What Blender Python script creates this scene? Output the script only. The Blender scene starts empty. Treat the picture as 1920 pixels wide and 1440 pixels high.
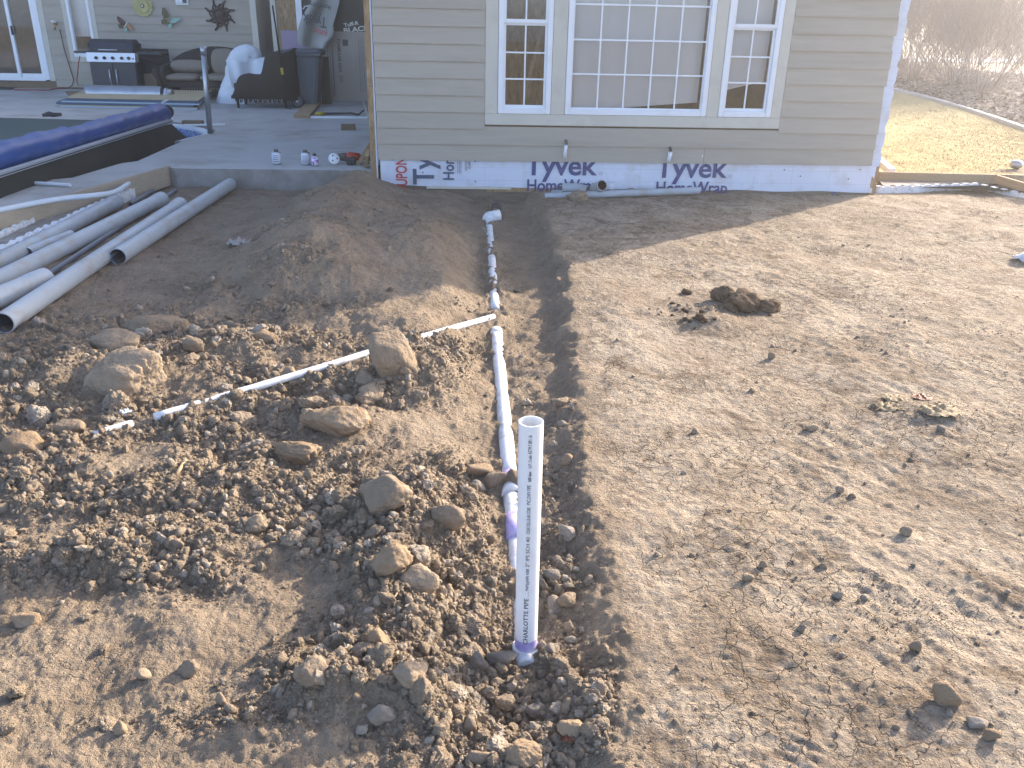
import bpy, bmesh, math, random
import numpy as np
from mathutils import Vector, Matrix
rad = math.radians
S = bpy.context.scene
COL = S.collection
random.seed(7)

# ------------------------------------------------------------------ camera
F, PITCH, YAW, ROLL, CAMH = 1580., rad(23.6), rad(-3.6), rad(1.25), 1.68
f_ = np.array([-math.sin(YAW)*math.cos(PITCH), math.cos(YAW)*math.cos(PITCH), -math.sin(PITCH)])
r_ = np.array([math.cos(YAW), math.sin(YAW), 0.])
u_ = np.cross(r_, f_)
R_ = r_*math.cos(ROLL)+u_*math.sin(ROLL)
U_ = -r_*math.sin(ROLL)+u_*math.cos(ROLL)
C_ = np.array([0, 0, CAMH])
cam = bpy.data.cameras.new('camera')
cam.sensor_width = 36.; cam.lens = F/1920*36.
cam.clip_start = .05; cam.clip_end = 3000
camo = bpy.data.objects.new('camera', cam)
camo.matrix_world = Matrix(((R_[0], U_[0], -f_[0], 0), (R_[1], U_[1], -f_[1], 0), (R_[2], U_[2], -f_[2], CAMH), (0, 0, 0, 1)))
COL.objects.link(camo); S.camera = camo

# ------------------------------------------------------------------ light
SUN_AZ, SUN_EL = rad(52), rad(21)
w = bpy.data.worlds.new('World'); S.world = w; w.use_nodes = True
nt = w.node_tree; nt.nodes.clear()
sky = nt.nodes.new('ShaderNodeTexSky'); sky.sky_type = 'NISHITA'; sky.sun_disc = False
sky.sun_elevation = SUN_EL; sky.sun_rotation = SUN_AZ; sky.dust_density = 1.6; sky.air_density = .46; sky.ozone_density = .2; sky.altitude = 200
bg = nt.nodes.new('ShaderNodeBackground'); bg.inputs[1].default_value = .15
wo = nt.nodes.new('ShaderNodeOutputWorld')
nt.links.new(sky.outputs[0], bg.inputs[0]); nt.links.new(bg.outputs[0], wo.inputs[0])
sl = bpy.data.lights.new('sun', 'SUN'); sl.energy = 2.5; sl.angle = rad(.6); sl.color = (1, .87, .71)
so = bpy.data.objects.new('sun', sl); COL.objects.link(so)
sd = Vector((math.sin(SUN_AZ)*math.cos(SUN_EL), math.cos(SUN_AZ)*math.cos(SUN_EL), math.sin(SUN_EL)))
so.rotation_euler = sd.to_track_quat('Z', 'Y').to_euler(); so.location = (30, 30, 30)
S.view_settings.view_transform = 'Standard'; S.view_settings.look = 'None'
S.view_settings.gamma = 1; S.view_settings.use_curve_mapping = False
S.view_settings.exposure = 2.16

# ------------------------------------------------------------------ survey: where a sight line meets a known plane
def ray(px, py): return f_+R_*((px-960)/F)-U_*((py-720)/F)
def gz(px, py, z=0.):
    d = ray(px, py); return Vector(C_+d*((z-CAMH)/d[2]))
def gy(px, py, y):
    d = ray(px, py); return Vector(C_+d*(y/d[1]))
def depth(p): return float((np.array(p)-C_)@f_)

# ------------------------------------------------------------------ object helpers
def tag(o, label=None, cat=None, group=None, kind=None):
    if label: o['label'] = label
    if cat: o['category'] = cat
    if group: o['group'] = group
    if kind: o['kind'] = kind
    return o
def thing(name, loc, label, cat, group=None):
    o = bpy.data.objects.new(name, None); o.empty_display_size = .1
    o.location = loc; COL.objects.link(o)
    return tag(o, label, cat, group)
def origin(p):
    v = Vector((0, 0, 0))
    while p is not None: v = v+Vector(p.location); p = p.parent
    return v
class MB:
    def __init__(s): s.v = []; s.f = []; s.m = []; s.sm = []
    def add(s, vs, fs, mat=0, smooth=False):
        b = len(s.v); s.v += [tuple(v) for v in vs]
        for q in fs: s.f.append([b+i for i in q]); s.m.append(mat); s.sm.append(smooth)
        return s
    def box(s, a, b, mat=0, M=None):
        (x0, y0, z0), (x1, y1, z1) = a, b
        vs = [Vector(p) for p in ((x0,y0,z0),(x1,y0,z0),(x1,y1,z0),(x0,y1,z0),(x0,y0,z1),(x1,y0,z1),(x1,y1,z1),(x0,y1,z1))]
        if M is not None: vs = [M@v for v in vs]
        return s.add(vs, [(0,3,2,1),(4,5,6,7),(0,1,5,4),(1,2,6,5),(2,3,7,6),(3,0,4,7)], mat)
    def bar(s, p, q, wx, wz, up=(0,0,1), mat=0):      # rectangular bar from p to q
        p, q = Vector(p), Vector(q); d = (q-p); L = d.length; d.normalize()
        side = d.cross(Vector(up)).normalized(); upv = side.cross(d)
        M = Matrix((( side.x, d.x, upv.x, p.x), (side.y, d.y, upv.y, p.y), (side.z, d.z, upv.z, p.z), (0,0,0,1)))
        return s.box((-wx/2, 0, -wz/2), (wx/2, L, wz/2), mat, M)
    def tube(s, pts, r, n=12, mat=0, caps=True, smooth=True, closed=False):
        pts = [Vector(p) for p in pts]; rs = r if hasattr(r, '__len__') else [r]*len(pts)
        rings = []; prev = None
        for i, p in enumerate(pts):
            a = pts[max(i-1, 0)]; b = pts[min(i+1, len(pts)-1)]
            d = b-a
            d = d.normalized() if d.length > 1e-9 else (prev or Vector((0,0,1)))
            if prev is None:
                t = Vector((0,0,1)) if abs(d.z) < .9 else Vector((1,0,0))
                sx = d.cross(t).normalized()
            else:
                sx = sx-d*sx.dot(d)
                sx = sx.normalized()
            sy = d.cross(sx); prev = d
            rings.append([p+sx*(math.cos(2*math.pi*k/n)*rs[i])+sy*(math.sin(2*math.pi*k/n)*rs[i]) for k in range(n)])
        vs = [v for g in rings for v in g]; fs = []
        for i in range(len(pts)-1):
            for k in range(n):
                fs.append((i*n+k, i*n+(k+1) % n, (i+1)*n+(k+1) % n, (i+1)*n+k))
        s.add(vs, fs, mat, smooth)
        if caps:
            b = len(s.v)-len(vs)
            s.f.append([b+k for k in range(n)][::-1]); s.m.append(mat); s.sm.append(False)
            s.f.append([b+(len(pts)-1)*n+k for k in range(n)]); s.m.append(mat); s.sm.append(False)
        return s
    def hollow(s, p, q, ro, ri, n=24, mat=0, mati=None, deep=None):   # open pipe with a bore
        p, q = Vector(p), Vector(q); d = (q-p).normalized(); mi = mat if mati is None else mati
        s.tube([p, q], ro, n, mat, caps=False)
        s.tube([p, q], ri, n, mi, caps=False)
        t = Vector((0,0,1)) if abs(d.z) < .9 else Vector((1,0,0)); sx = d.cross(t).normalized(); sy = d.cross(sx)
        for c in (p, q):
            vs = [c+sx*math.cos(2*math.pi*k/n)*r+sy*math.sin(2*math.pi*k/n)*r for r in (ro, ri) for k in range(n)]
            s.add(vs, [(k, (k+1) % n, n+(k+1) % n, n+k) for k in range(n)], mat)
        return s
    def prism(s, poly, a, b, axis='y', mat=0, M=None):    # polygon (2-D) extruded along an axis
        def P(u, v, t):
            p = {'x': (t, u, v), 'y': (u, t, v), 'z': (u, v, t)}[axis]
            p = Vector(p); return M@p if M is not None else p
        n = len(poly)
        vs = [P(u, v, a) for u, v in poly]+[P(u, v, b) for u, v in poly]
        s.add(vs, [list(range(n))[::-1], list(range(n, 2*n))]+[(k, (k+1) % n, n+(k+1) % n, n+k) for k in range(n)], mat)
        return s
    def lathe(s, prof, c, n=24, mat=0, M=None, smooth=True):
        c = Vector(c); vs = []
        for r, z in prof:
            for k in range(n):
                v = Vector((r*math.cos(2*math.pi*k/n), r*math.sin(2*math.pi*k/n), z))
                vs.append((M@v if M is not None else v)+c)
        fs = [(i*n+k, i*n+(k+1) % n, (i+1)*n+(k+1) % n, (i+1)*n+k) for i in range(len(prof)-1) for k in range(n)]
        fs += [list(range(n))[::-1], [(len(prof)-1)*n+k for k in range(n)]]
        return s.add(vs, fs, mat, smooth)
    def grid(s, fn, nu, nv, mat=0, smooth=True):
        vs = [fn(i/nu, j/nv) for j in range(nv+1) for i in range(nu+1)]
        return s.add(vs, [(j*(nu+1)+i, j*(nu+1)+i+1, (j+1)*(nu+1)+i+1, (j+1)*(nu+1)+i) for j in range(nv) for i in range(nu)], mat, smooth)
    def pillow(s, c, sx, sy, sz, M=None, e=.35, n=14, mat=0):   # soft cushion (superellipsoid)
        def sp(a, p): return math.copysign(abs(a)**p, a)
        def fn(u, v):
            a = 2*math.pi*u; b = math.pi*(v-.5)
            p = Vector((sx*sp(math.cos(b), .6)*sp(math.cos(a), e), sy*sp(math.cos(b), .6)*sp(math.sin(a), e), sz*sp(math.sin(b), .8)))
            return (M@p if M is not None else p)+Vector(c)
        return s.grid(fn, 2*n, n, mat)
    def build(s, name, mats, parent=None, bevel=0, local=False):
        me = bpy.data.meshes.new(name)
        o0 = Vector((0,0,0)) if local else origin(parent)
        me.from_pydata([(v[0]-o0.x, v[1]-o0.y, v[2]-o0.z) for v in s.v], [], s.f)
        for m in (mats if isinstance(mats, (list, tuple)) else [mats]): me.materials.append(m)
        me.polygons.foreach_set('material_index', s.m); me.polygons.foreach_set('use_smooth', s.sm)
        bm = bmesh.new(); bm.from_mesh(me); bmesh.ops.recalc_face_normals(bm, faces=bm.faces)
        if bevel:
            es = [e for e in bm.edges if len(e.link_faces) == 2 and e.calc_face_angle(0) > .7]
            bmesh.ops.bevel(bm, geom=es, offset=bevel, segments=2, affect='EDGES', clamp_overlap=True)
        bm.to_mesh(me); bm.free(); me.update()
        o = bpy.data.objects.new(name, me); COL.objects.link(o)
        if parent is not None: o.parent = parent
        return o
def copy_tree(o, parent=None):
    c = o.copy(); COL.objects.link(c)
    if parent is not None: c.parent = parent
    for ch in list(o.children): copy_tree(ch, c)
    return c

# ------------------------------------------------------------------ materials
def mat(name, color, rough=.7, var=None, scale=8., vamt=.5, bump=0., bscale=60., metal=0., spec=.35, stretch=None, detail=6., dirt=None, dscale=3., damt=.5, rand=0., coords='Object', bdist=.01):
    m = bpy.data.materials.new(name); m.use_nodes = True; n = m.node_tree.nodes; L = m.node_tree.links
    p = n['Principled BSDF']; p.inputs['Roughness'].default_value = rough; p.inputs['Metallic'].default_value = metal
    p.inputs['Specular IOR Level'].default_value = spec
    tc = n.new('ShaderNodeTexCoord'); co = tc.outputs[coords]
    if stretch:
        mp = n.new('ShaderNodeMapping'); mp.inputs['Scale'].default_value = stretch; L.new(co, mp.inputs[0]); co = mp.outputs[0]
    def noise(sc, de=detail):
        t = n.new('ShaderNodeTexNoise'); t.inputs['Scale'].default_value = sc; t.inputs['Detail'].default_value = de; t.inputs['Roughness'].default_value = .6
        L.new(co, t.inputs['Vector']); return t.outputs['Fac']
    def mix(a, b, fac):
        x = n.new('ShaderNodeMix'); x.data_type = 'RGBA'
        for i, v in ((6, a), (7, b)):
            if isinstance(v, tuple): x.inputs[i].default_value = (*v, 1)
            else: L.new(v, x.inputs[i])
        if isinstance(fac, float): x.inputs[0].default_value = fac
        else: L.new(fac, x.inputs[0])
        return x.outputs[2]
    def ramp(v, a, b, top=1.):
        r = n.new('ShaderNodeMapRange'); r.inputs[1].default_value = a; r.inputs[2].default_value = b; r.inputs[4].default_value = top; L.new(v, r.inputs[0]); return r.outputs[0]
    c = color
    if var is not None: c = mix(color, var, ramp(noise(scale), .5-vamt/2, .5+vamt/2))
    if dirt is not None: c = mix(c, dirt, ramp(noise(dscale), .5, .75, damt))
    if rand:
        oi = n.new('ShaderNodeObjectInfo'); hs = n.new('ShaderNodeHueSaturation')
        L.new(ramp(oi.outputs['Random'], 0, 1), hs.inputs['Value'])
        r = hs.inputs['Value'].links[0].from_node; r.inputs[3].default_value = 1-rand; r.inputs[4].default_value = 1+rand
        if isinstance(c, tuple): hs.inputs['Color'].default_value = (*c, 1)
        else: L.new(c, hs.inputs['Color'])
        c = hs.outputs[0]
    if isinstance(c, tuple): p.inputs['Base Color'].default_value = (*c, 1)
    else: L.new(c, p.inputs['Base Color'])
    if bump:
        b = n.new('ShaderNodeBump'); b.inputs['Strength'].default_value = bump; b.inputs['Distance'].default_value = bdist
        L.new(noise(bscale), b.inputs['Height']); L.new(b.outputs[0], p.inputs['Normal'])
    return m
def glass_mat(name, tint=(.9, .95, .95), ior=1.5):
    m = bpy.data.materials.new(name); m.use_nodes = True; n = m.node_tree.nodes; L = m.node_tree.links; n.clear()
    o = n.new('ShaderNodeOutputMaterial'); t = n.new('ShaderNodeBsdfTransparent'); t.inputs[0].default_value = (*tint, 1)
    g = n.new('ShaderNodeBsdfGlossy'); g.inputs['Roughness'].default_value = .02; fr = n.new('ShaderNodeFresnel'); fr.inputs[0].default_value = ior
    x = n.new('ShaderNodeMixShader'); L.new(fr.outputs[0], x.inputs[0]); L.new(t.outputs[0], x.inputs[1]); L.new(g.outputs[0], x.inputs[2]); L.new(x.outputs[0], o.inputs[0])
    return m
M = {}
M['siding'] = mat('siding', (.435,.385,.31), .75, (.405,.355,.28), 3., .5, .25, 55., stretch=(1, 1, 9), rand=.05, dirt=(.25,.22,.18), dscale=1.3, damt=.25)
M['casing'] = mat('casing', (.61,.575,.48), .6, (.56,.525,.435), 4., .5, .08, 80., dirt=(.36,.32,.26), dscale=5., damt=.3)
M['vinyl'] = mat('white_vinyl', (.80,.81,.82), .35, spec=.5, dirt=(.6,.58,.55), dscale=6., damt=.3)
M['wrap'] = None
M['navy'] = mat('navy_print', (.06,.075,.20), .6)
M['slate_print'] = mat('slate_print', (.07,.10,.16), .6)
M['red_print'] = mat('red_print', (.50,.07,.06), .6)
M['grey_print'] = mat('grey_print', (.085,.085,.09), .7)
M['white_print'] = mat('white_print', (.7,.7,.62), .7)
M['purple_print'] = mat('purple_print', (.22,.12,.5), .5)
M['osb'] = mat('strand_board', (.40,.27,.14), .85, (.22,.14,.07), 26., .4, .5, 40., stretch=(1, 1, .35), dirt=(.55,.42,.27), dscale=14., damt=.6)
M['lumber'] = mat('lumber', (.42,.30,.17), .75, (.30,.20,.11), 4., .5, .25, 30., stretch=(14, 1, 14))
M['lumber_dark'] = mat('weathered_lumber', (.22,.155,.09), .85, (.14,.10,.06), 5., .5, .3, 40., stretch=(10, 1, 10))
M['concrete'] = mat('concrete', (.45,.45,.43), .85, (.36,.36,.34), 1.6, .45, .2, 60., dirt=(.22,.185,.14), dscale=1.7, damt=.75)
M['concrete_side'] = mat('rough_concrete', (.33,.32,.30), .9, (.20,.18,.15), 5., .45, .6, 25., dirt=(.17,.13,.09), dscale=4., damt=.6)
M['foundation'] = mat('stained_foundation', (.24,.20,.15), .9, (.13,.10,.07), 4., .5, .5, 30., stretch=(1, 1, 4))
M['glass'] = glass_mat('window_glass', (.97,.97,.98), 1.6)
M['blind'] = mat('blind', (.90,.87,.81), .6)
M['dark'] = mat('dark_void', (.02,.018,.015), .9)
M['pvc'] = mat('white_pvc', (.78,.79,.79), .32, spec=.5, dirt=(.5,.42,.33), dscale=14., damt=.25)
M['pvc_soiled'] = mat('soiled_pvc', (.76,.77,.78), .4, spec=.45, dirt=(.33,.25,.17), dscale=22., damt=.75)
M['primer'] = mat('purple_primer', (.30,.22,.62), .35, (.62,.60,.76), 18., .35)
M['greypipe'] = mat('grey_conduit', (.40,.44,.465), .42, (.355,.39,.415), 6., .5, spec=.4, rand=.07, dirt=(.33,.265,.19), dscale=7., damt=.75)
M['darkpipe'] = mat('dark_conduit', (.13,.145,.17), .45, rand=.1, dirt=(.22,.18,.13), dscale=6., damt=.4)
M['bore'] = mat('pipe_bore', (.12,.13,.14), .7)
M['foam'] = mat('white_foam', (.74,.75,.76), .85, (.66,.67,.68), 40., .5, .3, 120., dirt=(.20,.16,.11), dscale=26., damt=.75)
M['steel'] = mat('galvanised_steel', (.46,.48,.50), .38, (.36,.38,.40), 7., .5, metal=.85, dirt=(.27,.21,.15), dscale=4., damt=.4)
M['alu'] = mat('aluminium', (.62,.66,.70), .35, metal=.8)
M['black'] = mat('black_enamel', (.028,.033,.042), .38, spec=.5)
M['blackmatte'] = mat('black_plastic', (.025,.026,.026), .6)
M['stainless'] = mat('stainless_panel', (.62,.62,.63), .35, metal=.55)
M['wicker'] = mat('dark_wicker', (.050,.043,.030), .75, (.026,.022,.016), 45., .4, 1., 90.)
M['cushion'] = mat('tan_cushion', (.25,.21,.16), .9, (.21,.175,.135), 20., .5, .25, 200.)
M['bin'] = mat('grey_bin_plastic', (.105,.125,.135), .55, (.09,.105,.115), 6., .5, .1, 90.)
M['rubber'] = mat('rubber', (.05,.052,.05), .8)
M['plastic_sheet'] = mat('white_plastic_sheet', (.66,.69,.72), .4, (.58,.62,.66), 5., .5, .35, 18.)
M['wrap_back'] = mat('flap_sheet', (.36,.36,.33), .6, (.30,.30,.27), 4., .5, .3, 14.)
M['foam_pink'] = mat('foam_board', (.40,.35,.295), .75, (.36,.315,.265), 2.5, .5, .1, 60.)
M['foam_lilac'] = mat('lilac_foam_board', (.34,.27,.36), .75)
M['black_board'] = mat('black_faced_board', (.075,.07,.045), .55, (.05,.047,.03), 4., .5)
M['ply'] = mat('plywood_face', (.50,.40,.24), .8, (.43,.34,.20), 5., .5, .15, 40., stretch=(1, 8, 8))
M['bluefoil'] = mat('blue_foam_edge', (.055,.085,.13), .6, (.10,.14,.19), 30., .5)
M['paledge'] = mat('pale_blue_edge', (.36,.45,.52), .6)
M['bluecover'] = mat('blue_vinyl', (.016,.066,.25), .42, (.012,.048,.18), 3., .5, .5, 7., spec=.45)
M['greencover'] = mat('green_pool_cover', (.030,.065,.058), .55, (.022,.05,.045), 1.5, .5, .2, 30.)
M['skirt'] = mat('black_skirt', (.016,.018,.014), .75, (.028,.030,.024), 2.5, .5, .35, 9.)
M['coping'] = mat('coping', (.55,.60,.64), .6)
M['pooltile'] = mat('pool_tile', (.04,.07,.25), .3, (.30,.42,.62), 34., .15)
M['cord_red'] = mat('red_cord', (.35,.04,.03), .5)
M['brass'] = mat('brass', (.42,.30,.13), .4, metal=.6)
M['tool_red'] = mat('red_tool_plastic', (.45,.05,.035), .45)
M['tool_grey'] = mat('grey_tool_plastic', (.10,.095,.08), .6)
M['can_white'] = mat('can_label_white', (.62,.66,.72), .4)
M['rust'] = mat('rusty_iron', (.085,.055,.04), .75, (.045,.033,.028), 9., .5, .4, 40.)
M['petal'] = mat('yellow_petal', (.55,.50,.24), .55, (.42,.36,.12), 7., .5)
M['olive'] = mat('olive_wing', (.15,.13,.04), .55, (.09,.075,.03), 12., .5)
M['mint'] = mat('mint_wing', (.30,.48,.38), .5)
M['orange'] = mat('orange_wing', (.36,.16,.05), .5, (.55,.32,.16), 9., .5)
M['brownwing'] = mat('brown_wing', (.12,.045,.02), .5, (.05,.03,.02), 10., .5)
M['leaf'] = mat('dead_leaf', (.25,.17,.09), .8, (.38,.29,.17), 12., .5, .5, 25.)
M['leaf_red'] = mat('red_brown_leaf', (.24,.075,.03), .6, (.14,.05,.025), 12., .5)
M['bark'] = mat('bark', (.33,.275,.25), .9, (.23,.19,.17), 6., .5)
M['curb'] = mat('curb', (.42,.42,.42), .85, (.34,.34,.34), 3., .5)
M['shingle'] = mat('shingles', (.07,.065,.06), .9, (.045,.042,.04), 12., .5, .4, 20.)
M['interior'] = mat('interior_wall', (.26,.19,.12), .9, (.17,.12,.07), 14., .5)
M['kraft'] = mat('cardboard', (.24,.18,.11), .85)
M['blueprint'] = mat('blue_label', (.14,.27,.45), .5, (.42,.22,.36), 5., .3)

# ------------------------------------------------------------------ numpy noise
def nz(x, y, seed=0):
    x = np.asarray(x, float); y = np.asarray(y, float)
    xi = np.floor(x).astype(np.int64); yi = np.floor(y).astype(np.int64); xf = x-xi; yf = y-yi
    def g(ix, iy, dx, dy):
        h = (ix*374761393+iy*668265263+seed*2246822519) & 0xffffffff
        h = ((h ^ (h >> 13))*1274126177) & 0xffffffff; h = h ^ (h >> 16)
        a = h.astype(float)*(2*math.pi/4294967296.)
        return np.cos(a)*dx+np.sin(a)*dy
    def fd(t): return t*t*t*(t*(t*6-15)+10)
    u, v = fd(xf), fd(yf)
    a = g(xi, yi, xf, yf)*(1-u)+g(xi+1, yi, xf-1, yf)*u
    b = g(xi, yi+1, xf, yf-1)*(1-u)+g(xi+1, yi+1, xf-1, yf-1)*u
    return (a*(1-v)+b*v)*1.5
def fbm(x, y, sc, octv, seed=0, gain=.5):
    t = 0; a = 1.
    for i in range(octv): t = t+a*nz(x*sc, y*sc, seed+i*17); sc *= 2.03; a *= gain
    return t
def sst(a, b, x):
    t = np.clip((x-a)/(b-a), 0, 1); return t*t*(3-2*t)
# ------------------------------------------------------------------ terrain
FY = 8.85                     # the facade plane
SLAB = .2                     # top of the patio slab
PIPE = [gz(986, 1222, -.085), gz(957, 905, -.09), gz(931, 625, -.085), gz(917, 410, -.09)]
py_ = np.array([p.y for p in PIPE]); px_ = np.array([p.x for p in PIPE])
def xpipe(y): return np.interp(y, py_, px_)
EDGE = [gz(1165, 1425), gz(1150, 1180), gz(1128, 1000), gz(1100, 870), gz(1085, 700), gz(1062, 500), gz(1015, 395)]
ey_ = np.array([p.y for p in EDGE]); ex_ = np.array([p.x for p in EDGE])
BR = [gz(925, 594, -.03), gz(815, 625, .03), gz(690, 662, .06), gz(600, 690, .06), gz(290, 782, .035), gz(190, 812, .03)]
# mounds and hollows: (pixel x, pixel y, height, radius across, radius along)
MOUNDS = [(668,338,.21,.30,.5),(625,385,.31,.50,.75),(580,455,.27,.50,.55),(500,505,.13,.45,.40),(640,520,.08,.35,.3),(790,430,.16,.33,.7),
          (850,520,.08,.28,.45),(740,590,.07,.35,.25),(810,655,.14,.22,.17),(735,700,.07,.2,.13),(640,690,.02,.3,.2),
          (230,680,.08,.5,.25),(330,640,.06,.5,.2),(60,700,.07,.4,.3),(480,640,.06,.3,.2),(620,765,.06,.3,.15),
          (400,900,.05,.35,.2),(760,930,.075,.16,.22),(720,1030,.075,.13,.18),(790,1120,.05,.16,.16),(700,1225,.055,.16,.11),(770,1280,.06,.14,.08),
          (590,1270,.05,.12,.08),(880,1000,.03,.1,.25),(60,850,.04,.25,.15),(300,1010,.05,.25,.12),(120,1040,.04,.2,.1),
          (960,1290,-.05,.13,.09),(900,1260,-.05,.1,.08),(560,1090,-.02,.2,.12),(1000,1360,-.02,.12,.07),(340,1150,.035,.12,.08),
          (1330,590,.05,.22,.14),(1760,770,.03,.25,.12),(1900,500,-.04,.25,.2),(1850,640,.03,.5,.3),(1500,1000,.02,.3,.2),(500,1360,.03,.15,.06)]
MND = [(*gz(a, b, min(h, .15))[:2], h, sx, sy) for a, b, h, sx, sy in MOUNDS]
# rubble zones: (pixel x, pixel y, weight, rx, ry in metres)
RUB = [(230,650,1.,.75,.45),(60,680,1.,.6,.45),(430,650,.9,.5,.35),(620,730,1.,.55,.28),(520,760,.9,.5,.25),(740,680,.9,.4,.25),(860,640,.6,.3,.25),
       (330,900,.75,.6,.25),(550,930,.8,.5,.22),(480,850,.7,.4,.2),(160,960,.75,.5,.22),(760,960,1.,.28,.28),(740,1080,1.,.22,.24),(840,900,.8,.2,.4),(860,1060,.9,.16,.3),
       (700,1230,1.,.24,.12),(800,1200,.9,.2,.16),(600,1270,.9,.2,.09),(960,1300,1.3,.22,.13),(930,1370,1.3,.25,.1),(1060,1290,.9,.12,.12),
       (1030,900,.42,.1,.9),(1040,760,.35,.12,.6),(1050,1100,.5,.09,.4),(980,1180,.5,.15,.2),(560,540,.75,.3,.3),(600,580,.7,.4,.25),(350,560,.5,.6,.3),(700,420,.42,.8,.9),(600,480,.5,.5,.4),(480,470,.4,.5,.4),
       (300,1060,.55,.5,.16),(120,1060,.5,.3,.12),(380,1080,.5,.25,.12),(500,1350,.45,.2,.06),(330,1360,.35,.25,.05),(60,790,.9,.5,.25),(250,790,.6,.5,.2),(120,880,.6,.4,.2),(920,590,.5,.25,.3),
       (1330,585,1.3,.24,.13),(1650,470,.22,.9,.5),(1830,620,.25,.7,.4),(1300,430,.2,.8,.35),(1780,850,.1,.4,.2),(1560,650,.15,.5,.15),(1740,780,.3,.25,.1),(1660,1110,.10,.3,.14),(1600,1180,.06,.4,.15),(900,500,.25,.3,1.),(640,1010,.5,.35,.2),(1840,1200,.08,.3,.2)]
RZ = [(*gz(a, b, 0)[:2], wt, rx, ry) for a, b, wt, rx, ry in RUB]
# trodden smooth patches
SMO = [(810,800,1.,.2,.2),(560,1090,1.,.22,.14),(130,1230,1.,.32,.17),(230,880,.8,.2,.1),(40,1000,.7,.2,.1),(300,850,.6,.2,.12),(440,1200,.8,.2,.1),(760,540,.8,.25,.25),(300,1400,.6,.3,.1)]
SZ = [(*gz(a, b, 0)[:2], wt, rx, ry) for a, b, wt, rx, ry in SMO]
def blobs(L, x, y):
    t = 0*x
    for bx, by, wt, rx, ry in L: t = t+wt*np.exp(-((x-bx)/rx)**2-((y-by)/ry)**2)
    return t
def rubble(x, y):
    left = 1-sst(-.05, .1, x-np.interp(y, ey_, ex_))
    r = np.clip(blobs(RZ, x, y), 0, 1.4)
    dx = x-np.interp(y, ey_, ex_); r = r*(1-.9*sst(-.06, .03, dx)*(1-sst(.3, .5, dx)))
    n = .50+1.15*fbm(x, y, 2.6, 4, 5)
    return np.clip((r*(.55+.8*np.clip(n, 0, 1.2))+.10*left)*(1-.85*np.clip(blobs(SZ, x, y), 0, 1)), 0, 1.6)
TREAD = [(*gz(1560, 1000, 0)[:2], rad(60)), (*gz(1330, 1250, 0)[:2], rad(75)), (*gz(1500, 1395, 0)[:2], rad(40)), (*gz(1640, 690, 0)[:2], rad(110)), (*gz(110, 1300, 0)[:2], rad(100))]
def zones(x, y):
    wob = .040*fbm(x, y, 3.5, 4, 21)+.022*nz(x*13, y*13, 23)+.012*nz(x*29, y*29, 24)
    xe = np.interp(y, ey_, ex_)+wob
    end = sst(1.12, 1.42, y+.25*fbm(x, y, 4., 2, 3))
    return xe, end
def height(x, y, fine=True):
    x = np.asarray(x, float); y = np.asarray(y, float)
    xe, end = zones(x, y); xp = xpipe(y)
    base = .018*nz(x*.9, y*.9, 1)+.010*nz(x*2.6, y*2.6, 2)
    D = .070+.045*sst(3.2, 6., y)+.015*nz(y*1.3, y*0+.5, 9)
    # trench: steep cut on the right, a slope of spilt spoil on the left
    cut = sst(-.02, .15, xe-x+.014*nz(x*17, y*17, 33)+.012*nz(x*41, y*41, 34))
    rise = sst(.02, .50, xp-x)
    tr = -D*cut*(1-rise)*end
    m = blobs(MND, x, y)*(1-.75*cut*(1-sst(0, .35, xp-x))*end)
    h = base+tr+m
    # packed dirt hugging the pipe run, buried where the branch crosses
    near = np.exp(-((x-xp)/.10)**2)*end*sst(1.6, 1.8, y)
    cover = .055*np.exp(-((y-PIPE[2].y-.22)/.13)**2)+.06*np.exp(-((y-PIPE[1].y+.02)/.05)**2)+.05*np.exp(-((y-2.32)/.06)**2)
    h = h*(1-near)+near*(-.088+cover)
    bx, by = np.array([p.x for p in BR])[::-1], np.array([p.y for p in BR])[::-1]
    nb = np.exp(-((y-np.interp(x, bx, by))/.07)**2)*sst(bx[0]-.15, bx[0], x)*(1-sst(bx[-1]-.02, bx[-1]+.1, x))
    zb = np.interp(x, bx, np.array([p.z for p in BR])[::-1])
    h = h*(1-.94*nb)+.94*nb*(zb-.004)
    # below the slab and under the house
    h = np.where((x < -.95) & (y > FY+.1), -.25, h)
    if fine:
        rb = rubble(x, y)
        yfar = PIPE[2].y+.3
        wob2 = fbm(x, y, 5.5, 5, 31, .55)
        crumb = np.abs(fbm(x, y, 16, 3, 41, .6))
        right = sst(0, .15, x-xe)
        pat = np.clip(.5+1.1*fbm(x, y, 1.1, 2, 77), 0, 1)
        spoil = (1-right)
        h = h+wob2*(.010*spoil+.026*np.clip(rb, 0, 1)+right*(.0035+.006*pat*pat))+crumb*(.013*np.clip(rb, 0, 1)+.005*spoil)
        # tyre and rake marks on the right
        a = x*.86+y*.5
        h = h+right*pat*.0055*nz(a*24, (y*.86-x*.5)*4.5, 51)+right*.0042*fbm(x*.8, y*1.5, 26, 4, 61, .6)
        h = h+.0035*fbm(x, y, 60, 2, 71)*spoil
        for tx, ty, ta in TREAD:
            a_ = (x-tx)*math.cos(ta)+(y-ty)*math.sin(ta); b_ = -(x-tx)*math.sin(ta)+(y-ty)*math.cos(ta)
            h = h+right*.0024*np.clip(.5+1.2*nz(x*7, y*7, 57), 0, 1)*np.tanh(2.5*np.sin(a_*2*math.pi/.034+2.2*np.sin(b_*22)))*np.exp(-(a_/.26)**4-(b_/.075)**4)
        h = h-near*.003*np.abs(nz(y*30, x*8, 88))+near*(.014+.009*sst(yfar, yfar+.6, y))*(nz(y*9, x*22, 89)+.7*nz(y*23, x*50, 90))+near*.008*sst(yfar, yfar+.6, y)+nb*(.010*nz(x*9, y*20, 91)+.009*nz(x*31, y*40, 92))
    return h
def hz(x, y): return float(height(np.array([x]), np.array([y]))[0])
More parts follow.
